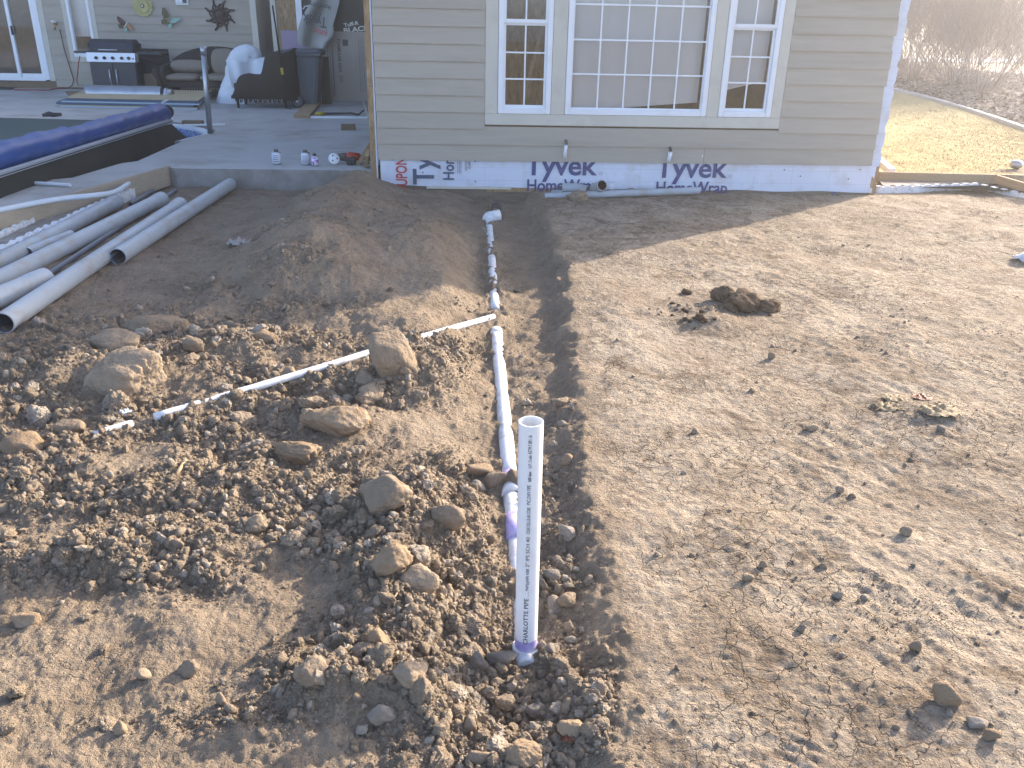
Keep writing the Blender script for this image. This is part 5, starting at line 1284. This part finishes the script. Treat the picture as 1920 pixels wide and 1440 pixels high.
rock(580, 1256, 52, 50, 'pointed brown clod at the left end of the lower rubble', 511, 'clod', 8, 9., .10, 4)
rock(772, 1262, 60, 40, 'brown clod in the lower rubble right of the pale upright stone', 512, 'clod', 9, 8., .11, 4)
rock(718, 1336, 42, 38, 'round grey brown stone below the lower rubble', 513, 'grey_stone', 10, 7., .09, 4)
rock(984, 1414, 62, 52, 'rounded tan rock at the bottom edge below the riser pipe', 514, 'stone', 10, 7., .09, 5)
rock(900, 1420, 36, 32, 'brown stone left of the rounded rock at the bottom edge', 533, 'clod', 10, 8., .09, 4)
rock(48, 836, 66, 42, 'pale layered rock at the far left edge', 515, 'stone', 8, 12., .08, 4)
rock(927, 895, 36, 36, 'rounded stone touching the white pipe beside the purple joint', 516, 'clod', 11, 7., .05, 4)
rock(898, 880, 38, 26, 'tan wedge shaped stone beside the rounded stone in the trench', 517, 'stone', 8, 11., .05, 4)
rock(895, 905, 26, 24, 'small grey stone just below the tan wedge shaped stone', 534, 'grey_stone', 9, 8., .06, 3)
rock(1772, 1303, 46, 44, 'pale cracked rock with a shadow on the flat dirt at lower right', 518, 'stone', 8, 11., .06, 4)
rock(1858, 1376, 28, 26, 'small pale oval stone in the lower right corner', 519, 'stone', 11, 5., .03, 4)
rock(1832, 1358, 34, 12, 'flat sliver of stone beside the small pale oval stone', 535, 'grey_stone', 8, 9., .05, 3)
rock(1574, 919, 13, 16, 'small stone with a long shadow on the flat dirt, nearest the middle right', 520, 'clod', 9, 8., .04, 3)
rock(1700, 997, 20, 15, 'squarish grey stone on the flat dirt at middle right', 521, 'clod', 7, 12., .04, 3)
rock(1401, 1083, 20, 16, 'upper of a pair of small stones on the cracked dirt', 522, 'clod', 9, 8., .05, 3)
rock(1430, 1060, 16, 14, 'lower right stone of the pair on the cracked dirt', 523, 'clod', 9, 8., .05, 3, name='stone')
rock(1717, 1212, 20, 22, 'small upright stone above the pale cracked rock', 524, 'clod', 9, 9., .05, 3)
rock(1303, 808, 14, 13, 'small stone with a short shadow right of the trench edge', 525, 'clod', 9, 8., .05, 3)
rock(1446, 668, 14, 14, 'small stone below the big clump of clods on the right', 526, 'clod', 9, 8., .05, 3)
rock(1520, 802, 22, 11, 'low dark stone on the flat dirt left of the dead leaves', 527, 'clod', 9, 7., .06, 3)
GC = 'clump of clods on the flat dirt'
rock(1358, 556, 40, 30, 'left clod of the dark clump on the flat dirt', 528, 'clod_dark', 8, 12., .2, 4, grp=GC, sink=.2)
rock(1395, 569, 66, 38, 'largest slab of the dark clump on the flat dirt', 529, 'clod_dark', 8, 12., .2, 4, grp=GC, sink=.2, tilt=rad(14))
rock(1440, 573, 38, 26, 'rounded right clod of the dark clump on the flat dirt', 530, 'clod_dark', 9, 9., .16, 4, grp=GC, sink=.2)
rock(1372, 578, 28, 16, 'small lower clod of the dark clump on the flat dirt', 531, 'clod_dark', 9, 10., .15, 3, grp=GC, sink=.2)
rock(478, 984, 46, 36, 'rounded brown clod at the foot of the flat dark rock slope, middle left', 532, 'clod', 9, 7., .12, 4)
rock(362, 650, 34, 30, 'squarish tan clod right of the largest broken clod', 536, 'clod', 8, 11., .05, 4)
rock(438, 613, 32, 30, 'tan clod standing at the edge of the house shadow', 537, 'clod', 9, 9., .08, 4)
rock(500, 632, 34, 26, 'tan clod in the rubble just in front of the mound', 538, 'stone', 9, 8., .10, 4)
rock(543, 705, 32, 32, 'upright brown clod leaning on the thin white branch pipe', 539, 'clod', 9, 9., .07, 4)
rock(692, 712, 46, 22, 'flat brown slab leaning below the tilted boulder', 540, 'clod', 7, 14., .05, 4, tilt=rad(18))
rock(700, 735, 42, 24, 'second flat slab just under the tilted boulder slope', 541, 'clod', 7, 14., .05, 4, tilt=rad(24))
rock(130, 805, 40, 26, 'brown clod below the left end of the thin white pipe', 542, 'clod', 8, 10., .08, 4)
rock(352, 1254, 36, 28, 'brown clod on the smooth dirt at lower left', 543, 'clod', 9, 8., .09, 4)
rock(268, 1266, 22, 22, 'small upright clod with a long shadow at lower left', 544, 'clod', 8, 11., .05, 3)
rock(226, 1363, 24, 26, 'pale pointed stone near the bottom left corner', 545, 'stone', 8, 13., .04, 3)
rock(48, 1160, 40, 26, 'pale pink stone at the far left below the rubble', 546, 'stone', 8, 11., .07, 4)
rock(415, 1312, 20, 28, 'oval brown stone at lower left beside a shadowed hollow', 547, 'clod', 10, 6., .06, 3)
rock(838, 968, 52, 44, 'rough brown clod at the trench side right of the flat dark rock', 548, 'clod', 9, 8., .12, 4)
rock(895, 1238, 26, 40, 'grey upright clod in the hollow left of the riser socket', 549, 'grey_stone', 9, 10., .07, 4)
rock(942, 1234, 44, 24, 'grey flat clod against the riser socket', 550, 'grey_stone', 9, 10., .05, 4)
rock(1010, 1328, 34, 26, 'grey angular stone below the riser pipe', 551, 'grey_stone', 8, 12., .05, 4)
rock(1072, 1362, 38, 30, 'tan angular stone right of the rounded bottom rock', 552, 'stone', 8, 10., .07, 4)
rock(950, 1315, 32, 28, 'brown stone in the hollow straight below the riser pipe', 553, 'clod', 8, 10., .08, 4)
rock(880, 1355, 24, 46, 'long brown stone lying along the hollow at bottom', 554, 'clod', 9, 8., .06, 4)
rock(1050, 752, 26, 20, 'brown stone on the trench floor beside the cut bank', 555, 'clod', 10, 7., .05, 3)
rock(1062, 862, 22, 20, 'tan stone on the trench floor right of the riser top', 556, 'stone', 9, 8., .05, 3)
rock(1064, 1122, 32, 26, 'brown stone at the foot of the cut bank right of the riser', 557, 'clod', 9, 8., .08, 4)
# medium clods: the largest few hundred of the rubble
ZN = [('clod in the lit rubble left of the tilted boulder', 'clods in the lit rubble at left', (.0, .52), (600, 800)),
      ('clod in the rubble between the smooth patch and the white trench pipe', 'clods along the left trench side', (.3, .55), (850, 1200)),
      ('clod in the rubble near the foot of the riser pipe', 'clods round the riser foot', (.3, .62), (1200, 1440)),
      ('clod scattered over the trodden dirt at lower left', 'clods on the trodden dirt', (.0, .3), (850, 1440)),
      ('stone on the gravelly trench floor beside the cut bank', 'stones on the trench floor', (.5, .6), (650, 1200)),
      ('clod on the shaded front of the dirt mound', 'clods on the mound', (.15, .5), (400, 600)),
      ('small stone lying on the flat cracked dirt at right', 'stones on the flat dirt', (.6, 1.), (700, 1440))]
MT = []
for i in range(12): MT.append(rock_mesh('dirt_clod', 900+i, 4, 8, 16., .20, (1, random.uniform(.7, 1), random.uniform(.55, .85)), 'clod_unit' if i < 9 else 'stone_unit', i % 3 == 0))
MG = [rock_mesh('stone', 930+i, 3, 9, 9., .07, (1, .8, .65), 'grey_stone_unit' if i % 2 else 'stone_unit') for i in range(4)]
rg = np.random.RandomState(5)
want = [95, 62, 48, 30, 20, 18, 16]; n_med = 0; pend = []
for (lab, grp, xr_, yr_), nn in zip(ZN, want):
    got = 0; tries = 0
    while got < nn and tries < 6000:
        tries += 1
        px_q = 1920*rg.uniform(*xr_); py_q = rg.uniform(*yr_); p = gz(px_q, py_q, 0)
        dens = float(rubble(np.array([p.x]), np.array([p.y]))[0])
        lo = .25 if 'flat' not in grp and 'trodden' not in grp and 'mound' not in grp else -.1
        if rg.rand() > min(1, max(0, dens-lo)*.9+(.25 if lo < 0 else 0)): continue
        if abs(p.x-float(xpipe(p.y))) < .06: continue
        if 'flat' in grp and p.x < float(np.interp(p.y, ey_, ex_))+.1: continue
        if grp.startswith('stones on the tr') and not (float(xpipe(p.y))+.05 < p.x < float(np.interp(p.y, ey_, ex_))-.03): continue
        if grp.startswith('clods along') and p.x > float(xpipe(p.y))-.05: continue
        p.z = hz(p.x, p.y); s = min(.036, .0135*(1-rg.rand())**(-1/2.4))*(.9 if 'flat' not in grp else .55)*(1 if got else 1.2)
        if grp.startswith('clods in the lit'): s *= 1.45
        me_ = MG[rg.randint(4)] if ('stone' in lab) else MT[rg.randint(12)]
        o = bpy.data.objects.new('stone' if 'stone' in lab else 'dirt_clod', me_); COL.objects.link(o)
        o.location = (p.x, p.y, p.z+s*.35); o.rotation_euler = (rg.uniform(-.5, .5), rg.uniform(-.5, .5), rg.uniform(0, 6.28)); o.scale = (s, s*rg.uniform(.8, 1.1), s*rg.uniform(.75, 1.05))
        pend.append((o, px_q, py_q, s, lab, grp)); got += 1; n_med += 1
LM = [(738,665,'the tilted boulder'),(228,693,'the largest broken clod'),(629,787,'the wide tan clod'),(547,845,'the knobbly tan clod'),(718,922,'the flat dark rock'),(735,1047,'the pitted clod'),
      (708,1203,'the pale upright stone'),(580,1256,'the pointed brown clod'),(984,1414,'the rounded bottom rock'),(48,836,'the pale layered rock'),(950,905,'the purple pipe joint'),
      (985,1220,'the riser foot'),(996,800,'the riser top'),(1772,1303,'the pale cracked rock'),(1395,569,'the dark clump of clods'),(48,1160,'the pale pink stone'),(478,984,'the rounded brown clod'),
      (232,776,'the crumpled white scrap'),(6,608,'the long grey pipe mouth'),(221,484,'the set apart grey pipe'),(438,613,'the tan clod at the shadow edge'),(925,594,'the end of the branch pipe'),
      (1762,772,'the largest pale leaf'),(226,1363,'the pale pointed stone'),(340,880,'the wood splinter'),(1066,1385,'the red brown leaf'),(352,1254,'the lone brown clod'),(452,461,'the clear plastic scrap'),(1574,919,'the long shadowed stone'),(1401,1083,'the pair of small stones')]
MD = [rock_mesh('dirt_clod', 960+i, 3, 8, 13., .2, (1, .85, .7), 'clod_dark') for i in range(4)]
for i in range(22):
    qx, qy = rg.normal(1325, 48), rg.normal(590, 16); p = on(qx, qy); s = min(.035, .010*(1-rg.rand())**(-1/2.))
    o = bpy.data.objects.new('dirt_clod', MD[i % 4]); COL.objects.link(o); o.location = (p.x, p.y, p.z+s*.3); o.rotation_euler = (rg.uniform(-.5, .5), 0, rg.uniform(0, 6.28)); o.scale = (s, s, s)
    pend.append((o, qx, qy, s, '', 'crumbled clods beside the dark clump'))
lab_by = {}
for o, qx, qy, s, lab, grp in pend:
    L_ = min(LM, key=lambda m: (m[0]-qx)**2+1.6*(m[1]-qy)**2); dx, dy = qx-L_[0], qy-L_[1]
    hor = 'left of' if dx < 0 else 'right of'; ver = 'above' if dy < 0 else 'below'
    rel = hor if abs(dx) > 2.2*abs(dy) else (ver if abs(dy) > 2.2*abs(dx) else ver+' and '+hor)
    dist = math.hypot(dx, dy); dw = 'close ' if dist < 45 else ('' if dist < 110 else 'far ')
    sw = 'small' if s < .017 else ('medium sized' if s < .026 else 'large')
    mn = o.data.materials[0].name; cw = {'crumb_soil': 'brown', 'pebble_tan': 'tan', 'pebble_grey': 'grey', 'damp_clod': 'dark'}[mn]
    kind_ = 'stone' if o.name.startswith('stone') else 'clod'
    lab_by.setdefault('%s %s %s %s%s %s' % (sw, cw, kind_, dw, rel, L_[2]), []).append((o, grp, kind_, qx, qy))
for lab, LL in lab_by.items():
    LL.sort(key=lambda q: q[3])
    for i, (o, grp, kind_, qx, qy) in enumerate(LL):
        n_ = len(LL); l2 = lab if len(lab.split()) < 14 else lab.replace('medium sized ', '')
        if n_ == 2: l2 = ('leftmost ' if i == 0 else 'rightmost ')+lab
        elif n_ >= 3: l2 = ('leftmost ' if i == 0 else 'rightmost ' if i == n_-1 else {1: 'second from left ', 2: 'third from left ', 3: 'fourth from left ', 4: 'fifth from left '}.get(i, 'inner '))+lab
        if len(l2.split()) > 16: l2 = l2.replace('medium sized ', '').replace('far ', '').replace('close ', '')
        tag(o, l2, kind_, grp)
print('clods', n_med, max(len(v) for v in lab_by.values()))
# litter on the dirt
def crumple(px, py, wpx, hpx, lab, m, name, cat, seed, flat=.5):
    p = on(px, py); k = depth(p)/F; a, h = wpx*k/2, hpx*k
    def fn(u, v):
        x = (u-.5)*2; y = (v-.5)*2; r = math.hypot(x, y)
        n1 = float(nz(np.array([u*4+seed]), np.array([v*4]), seed)[0]); n2 = float(nz(np.array([u*9]), np.array([v*9+seed]), seed+1)[0])
        return (p.x+a*x*(1+.25*n2)*(1-.12*y*y), p.y+a*.75*y*(1+.25*n1)*(1-.2*x*x), p.z+.004+h*flat*(abs(n1)*1.1+.35*abs(n2))*(1.15-.5*r))
    return tag(MB().grid(fn, 16, 12).build(name, m), lab, cat)
crumple(232, 776, 30, 16, 'crumpled white scrap on the rubble by the branch pipe end', M['foam'], 'scrap', 'scrap', 3, .8)
crumple(452, 461, 46, 30, 'clear plastic scrap on the shaded dirt left of the mound', M['plastic_sheet'] if False else mat('clear_scrap', (.34,.31,.28), .35), 'plastic_scrap', 'plastic scrap', 5, .45)
crumple(1762, 772, 70, 26, 'curled pale dead leaf, largest of the leaves on the flat dirt', M['leaf'], 'dead_leaf', 'leaf', 7, .45)
crumple(1668, 766, 50, 20, 'curled dead leaf left of the largest pale leaf', M['leaf'], 'dead_leaf', 'leaf', 9, .55)
crumple(1678, 748, 44, 12, 'dead leaf lying behind the other leaves on the flat dirt', M['leaf'], 'dead_leaf', 'leaf', 11, .5)
crumple(1728, 748, 36, 10, 'reddish dead leaf behind the largest pale leaf', M['leaf_red'], 'dead_leaf', 'leaf', 13, .5)
crumple(1066, 1385, 34, 18, 'red brown dead leaf in the rubble at the bottom', M['leaf_red'], 'dead_leaf', 'leaf', 15, .7)
crumple(1934, 488, 60, 20, 'white scrap at the right edge of the flat dirt', M['plastic_sheet'], 'scrap', 'scrap', 17, 1.)
def twig(pts, r, lab, m='lumber'):
    P = [on(*q) for q in pts]
    for p in P: p.z += r+.004
    return tag(MB().tube(P, r, 6).build('twig', M[m]), lab, 'twig')
twig([(330, 897), (338, 884), (349, 869)], .008, 'pale splinter of wood on the trodden dirt at left')
twig([(745, 1115), (736, 1130), (727, 1145)], .003, 'thin pale root below the pitted clod')
twig([(360, 453), (378, 447), (394, 443)], .004, 'thin straw on the shaded dirt beside the set apart grey pipe')
lidp = on(969, 546); tag(MB().tube([lidp+Vector((0,0,.004)), lidp+Vector((.0,0,.016))], .022, 14).build('bottle_cap', M['tool_grey']), 'small dark round cap on the trench floor', 'cap')

# ------------------------------------------------------------------ pipes lying against the wrapped wall
def wl_(px, py, y): return gy(px, py, y)
GW_ = 'grey pipes by the wrapped wall'
yq = FY-.24
a, b = wl_(1021, 368.5, yq), wl_(1312, 357, yq)
o = thing('grey_pipe', (a+b)/2, 'long thin grey pipe lying along the foot of the wrapped wall', 'pipe', GW_)
MB().hollow(a, b, .035, .030, 22, 0, 1).build('pipe_body', [M['greypipe'], M['bore']], o)
a, b = wl_(1056, 356, FY-.12), wl_(1108, 356, FY-.12)
o = thing('grey_pipe', (a+b)/2, 'grey swept bend with a round open mouth facing out from the wrapped wall', 'pipe', GW_)
P = smooth([wl_(1054, 353, FY-.10), wl_(1080, 353, FY-.12), wl_(1100, 357, FY-.16)], 6)
MB().tube(P, .050, 22).build('pipe_bend', M['greypipe'], o)
c0, c1 = wl_(1114, 355, FY-.12), wl_(1129, 347.5, FY-.30)
MB().hollow(c0, c1, .056, .048, 26, 0, 1).build('pipe_mouth', [M['greypipe'], M['dark']], o)
MB().tube([wl_(1131, 350, FY-.14), wl_(1150, 350, FY-.14)], [.042, .042], 20).build('pipe_stub', M['coping'], o)
a, b = wl_(1034, 360, FY-.10), wl_(1230, 361, FY-.10)
tag(MB().tube([a, b], .022, 14).build('grey_pipe', M['greypipe']), 'second thin grey pipe half hidden behind the long thin one', 'pipe', GW_)
# dirt heaped in front of it
for px, py, w_, h_, lab in ((1085, 367, 34, 22, 'dirt clod resting on the long thin grey pipe near its open end'), (1181, 362, 22, 14, 'dirt clod at the middle of the long thin grey pipe'), (1229, 364, 14, 11, 'small dirt clod on the long thin grey pipe, right of the middle'), (1448, 357, 12, 14, 'dark pointed clod standing against the wrapped wall')):
    rock(px, py, w_, h_, lab, 600+px, 'clod', 8, 9., .22, 4, cat='clod', name='dirt_clod')

# ------------------------------------------------------------------ right of the house: forms, foam, lawn, shrubs
def lumb(p, q, z0, z1, t, lab, nm='form_board'):
    a, b = Vector(p), Vector(q); a.z = b.z = (z0+z1)/2
    return tag(MB().bar(a, b, t, z1-z0).build(nm, M['lumber'], bevel=.003), lab, 'form board', 'wooden forms right of the house')
q0, q1, q2, q3 = gz(1648, 322, .14), gz(1862, 327, .14), gz(1990, 362, .14), gz(2060, 332, .14)
lumb(q0, q1+Vector((.02, 0, 0)), .0, .14, .04, 'wooden form board running right from the house corner')
lumb(q1+Vector((.03, -.03, 0)), q2, .0, .14, .04, 'wooden form board angling towards the picture edge at right')
lumb(q1+Vector((.045, .01, 0)), q3, .0, .14, .04, 'wooden form board carrying on along the dry lawn')
g0_, g1_ = gz(1646, 352, .03), gz(1835, 347, .03)
cf = MB(); z_ = .05
cf.add([(q0.x-.1, g0_.y+.03, z_), (g1_.x+.05, g1_.y+.03, z_), (g1_.x+1.2, g1_.y-.75, z_), (q2.x+.1, q2.y-.02, z_), (q1.x+.02, q1.y-.03, z_), (q0.x, q0.y-.03, z_)], [(0,1,2,3,4,5)])
tag(cf.build('concrete_footing', M['concrete_side']), kind='structure')
def foamstrip2(pA, pB, z0, z1, w_, lab, sd_):
    o = foamstrip(pA, pB, z0, z1, w_, lab, sd_); return o
foamstrip(gz(1640, 358, .02), gz(1832, 352, .02), -.06, .075, .05, 'white foam strip in the dirt right of the house corner', 14)
foamstrip(gz(1840, 352, .02), gz(1990, 384, .02), -.06, .06, .05, 'dirty foam strip running to the right picture edge', 19)
sp = gz(1650, 302, .15), gz(1672, 323, .10)
tag(MB().bar(sp[0]+Vector((-.1, .3, .12)), sp[1]+Vector((.02, .05, .0)), .09, .07).build('white_board', M['vinyl'], bevel=.004), 'white trim board leaning behind the form at the house corner', 'board')
bl3 = gz(1905, 309, .07); blb = thing('yard_light', bl3, 'small grey round light lying on the dry lawn by the forms', 'light')
MB().lathe([(.02, -.05), (.07, -.03), (.085, .01), (.06, .05), (.02, .06)], bl3, 16).build('lamp_body', M['steel'], blb); MB().tube([bl3, bl3+Vector((.03, -.02, -.07))], .02, 8).build('stem', M['blackmatte'], blb)

lawn_m = mat('dormant_grass', (.50,.40,.20), .95, (.42,.34,.17), 3., .5, .6, 60., dirt=(.38,.31,.13), dscale=.8, damt=.5, spec=.1)
mulch_m = mat('wood_mulch', (.115,.088,.075), .95, (.06,.048,.045), 14., .5, 1., 30., dirt=(.26,.21,.18), dscale=34., damt=.9, spec=.1)
field_m = mat('dry_field', (.34,.28,.17), .95, (.26,.22,.13), .3, .5, spec=.1)
E0, E1 = gz(1600, 158, 0), gz(1680, 172, 0); E2 = gz(1800, 205, 0); E3 = gz(1920, 246, 0); E4 = gz(2040, 292, 0)
edge = [E0+(E0-E1)*2.5, E0, E1, E2, E3, E4, E4+(E4-E3)*1.5]
def lawn_z(x, y): return .012+.02*nz(np.array([x*.5]), np.array([y*.5]), 4)[0]*(1 if y > 11 else 0)
def sheet(name, fn, nu, nv, m): return tag(MB().grid(fn, nu, nv).build(name, m), kind='structure')
esm = smooth(edge, 8)
def edge_at(t): i = min(int(t*(len(esm)-1)), len(esm)-2); f = t*(len(esm)-1)-i; return esm[i].lerp(esm[i+1], f)
near_pts = [(HX1+.3, 24.), (HX1+.3, 10.05), (q3.x, q3.y+.1)]
def lawnfn(u, v):
    e = edge_at(u); k = u
    nx = HX1-.5+(14-HX1)*max(0, (k-.45)/.55)**1.2; ny = 26-15.9*min(1, k/.5); ny = max(ny, 10.02)
    x = nx+(e.x-nx)*v; y = ny+(e.y-ny)*v; return (x, y, .015+.015*float(nz(np.array([x*.8]), np.array([y*.8]), 4)[0]))
sheet('lawn', lawnfn, 80, 40, lawn_m)
def mulchfn(u, v):
    e = edge_at(u); d = Vector((.80, .62, 0)); w_ = 10.5+1.5*math.sin(u*6)
    p = e+d*(w_*v); b = .45*math.sin(math.pi*min(1, v*1.1))*(.5+.5*u)
    n = .03*float(fbm(np.array([p.x]), np.array([p.y]), 4., 3, 8)[0])
    return (p.x, p.y, .03+b*.55+n)
sheet('mulch_bed', mulchfn, 150, 120, mulch_m)
# concrete edging
ce = MB(); vs = []
for p in esm: vs += [(p.x-.07, p.y-.05, -.02), (p.x-.06, p.y-.04, .075), (p.x+.06, p.y+.04, .085), (p.x+.07, p.y+.05, -.02)]
n = len(esm); ce.add(vs, [(4*i+j, 4*i+4+j, 4*i+5+j, 4*i+1+j) for i in range(n-1) for j in range(3)])
tag(ce.build('concrete_edging', M['curb']), kind='structure')
# far ground, road, hedge line
sheet('field', lambda u, v: (-340+680*u, -60+420*v, -.36), 30, 30, field_m)
sheet('grass_verge', lambda u, v: (4.+160*u, 24+(v*90), -.06-.0*v+(.02 if v > .3 else 0)), 20, 20, field_m)
rd0, rd1 = gz(1880, 112, -.02), gz(1990, 100, -.02)
road_m = mat('pale_road', (.40,.41,.43), .85, (.34,.34,.35), 2., .5)
def roadfn(u, v): 
    return (8+90*u, 40+22*u+5.5*v, .0)
sheet('road', roadfn, 20, 2, road_m)

# scattering volume added for a glare veil towards the sun; near things stay clear
hm = bpy.data.materials.new('glare_haze'); hm.use_nodes = True; hn = hm.node_tree.nodes; hn.clear()
ho = hn.new('ShaderNodeOutputMaterial'); hv = hn.new('ShaderNodeVolumePrincipled')
hv.inputs['Color'].default_value = (1, .98, .96, 1); hv.inputs['Density'].default_value = .0042; hv.inputs['Anisotropy'].default_value = .55
hm.node_tree.links.new(hv.outputs[0], ho.inputs['Volume'])
tag(MB().box((-345, -65, -1.6), (345, 365, 8.5)).build('glare_haze', hm), kind='stuff')

# bare shrubs
def shrub_mesh(seed, hgt, spread, nst):
    rg2 = random.Random(seed); mb = MB(); twigs = 0
    def branch(p, d, L, r, lvl):
        nonlocal twigs
        k = 5 if lvl == 0 else 3; pts = [p]; rs = [r]; q = Vector(p); dd = Vector(d)
        for i in range(k):
            dd = (dd+Vector((rg2.gauss(0, .15), rg2.gauss(0, .15), .07))).normalized(); q = q+dd*(L/k); pts.append(q.copy()); rs.append(max(.0024, r*(1-(i+1)/k*.75)))
            if lvl < 3:
                for _ in range(2 if lvl == 0 else (2 if lvl == 1 else 1)):
                    if rg2.random() < (.9 if lvl < 2 else .75) and (i > 0 or lvl > 0):
                        a = rg2.uniform(0, 6.28); t = Vector((math.cos(a), math.sin(a), rg2.uniform(.2, .9)))
                        nd = (dd*.9+t*.85).normalized()
                        branch(q.copy(), nd, L*rg2.uniform(.38, .62), max(.003, r*.5), lvl+1); twigs += 1
        mb.tube(pts, rs, 3, caps=False, smooth=True)
    for i in range(nst):
        a = rg2.uniform(0, 6.28); rr = rg2.random()**.6*.35*spread/2
        lean = rg2.uniform(.05, 1.25); d = Vector((math.cos(a)*lean, math.sin(a)*lean, 1)).normalized()
        branch(Vector((rr*math.cos(a), rr*math.sin(a), -.05)), d, hgt*rg2.uniform(.45, .95)/(1+.25*lean), rg2.uniform(.007, .016), 0)
    return mb
def make_shrub(p, hgt, spread, nst, seed, lab):
    o = thing('bare_shrub', p, lab, 'shrub', 'bare shrubs in the mulch bed')
    b = shrub_mesh(seed, hgt, spread, nst).build('branches', M['bark'], o, local=True)
    cr = MB()
    for i in range(9):
        a = 2*math.pi*i/9; cr.tube([Vector((.10*math.cos(a), .10*math.sin(a), -.1)), Vector((.22*math.cos(a), .22*math.sin(a), .16+.12*(i % 3)))], [.04, .015], 6)
    cr.build('stem_clump', M['bark'], o, local=True); return o
def gm(px, py, z=.25): p = gz(px, py, z); return p
make_shrub(gm(1838, 164), 3.3, 2.4, 50, 1, 'bare shrub nearest the lawn edging, rightmost of the row')
make_shrub(gm(1790, 150), 3.6, 2.6, 52, 2, 'dense bare shrub in the middle of the mulch bed')
make_shrub(gm(1712, 142), 3.9, 2.8, 54, 3, 'bare shrub close beside the right edge of the house')
make_shrub(gm(1745, 128), 4.4, 3.0, 46, 4, 'taller bare shrub farther back between the other shrubs')
make_shrub(gm(1935, 150), 3.2, 2.6, 40, 5, 'low bare shrub leaning in from the right picture edge')
make_shrub(gm(1690, 120), 4.8, 3.4, 40, 6, 'farthest bare shrub behind the house corner')
# far bare trees
def far_tree(px, dist, hgt, seed, lab):
    p = gy(px, 60, dist); p.z = -.05
    o = thing('bare_tree', p, lab, 'tree', 'bare trees far beyond the shrubs')
    mb = shrub_mesh(seed, hgt*.75, 1.2, 9); mb.build('crown', M['bark'], o, local=True)
    MB().tube([(0, 0, -.1), (.05, 0, hgt*.25), (.02, .05, hgt*.6)], [.16, .12, .05], 8).build('trunk', M['bark'], o, local=True)
far_tree(1830, 62, 7.5, 21, 'bare tree far behind the row of shrubs, left one'); far_tree(1890, 70, 8., 22, 'bare tree far behind the row of shrubs, middle one'); far_tree(1935, 66, 7., 23, 'bare tree far behind the row of shrubs, right one')
# dry blades over the lawn and chips over the mulch
rg = np.random.RandomState(3)
gb = []; gf = []
def tuft_obj(name, m, n, fn, kind='stuff'):
    V = []; Fc = []
    for i in range(n): fn(V, Fc)
    me = bpy.data.meshes.new(name); me.from_pydata(V, [], Fc); me.materials.append(m); o = bpy.data.objects.new(name, me); COL.objects.link(o); tag(o, kind=kind); return o
def blade(V, Fc):
    u, v = rg.rand(), rg.rand(); p = lawnfn(u, v)
    for _ in range(5):
        a = rg.uniform(0, 6.28); x, y = p[0]+rg.normal()*.05, p[1]+rg.normal()*.05; h = rg.uniform(.006, .024); l = rg.uniform(.02, .06); w_ = .004
        b = len(V); V += [(x-w_*math.sin(a), y+w_*math.cos(a), p[2]), (x+w_*math.sin(a), y-w_*math.cos(a), p[2]), (x+l*math.cos(a), y+l*math.sin(a), p[2]+h)]; Fc.append((b, b+1, b+2))
tuft_obj('dry_grass', mat('dry_blades', (.56,.46,.25), .9, (.44,.36,.19), 2., .5, spec=.1), 26000, blade)
def chip(V, Fc):
    u, v = rg.rand(), rg.rand()**1.3; p = mulchfn(u, v); a = rg.uniform(0, 6.28); L = rg.uniform(.03, .10); w_ = rg.uniform(.012, .03); t = rg.uniform(-.03, .05)
    c, s = math.cos(a), math.sin(a); b = len(V); z = p[2]+.015
    V += [(p[0]-c*L-s*w_, p[1]-s*L+c*w_, z-t), (p[0]-c*L+s*w_, p[1]-s*L-c*w_, z-t+.01), (p[0]+c*L+s*w_, p[1]+s*L-c*w_, z+t+.01), (p[0]+c*L-s*w_, p[1]+s*L+c*w_, z+t)]; Fc.append((b, b+1, b+2, b+3))
tuft_obj('mulch_chips', mat('mulch_chip', (.15,.115,.095), .9, (.30,.25,.21), 9., .3), 14000, chip)
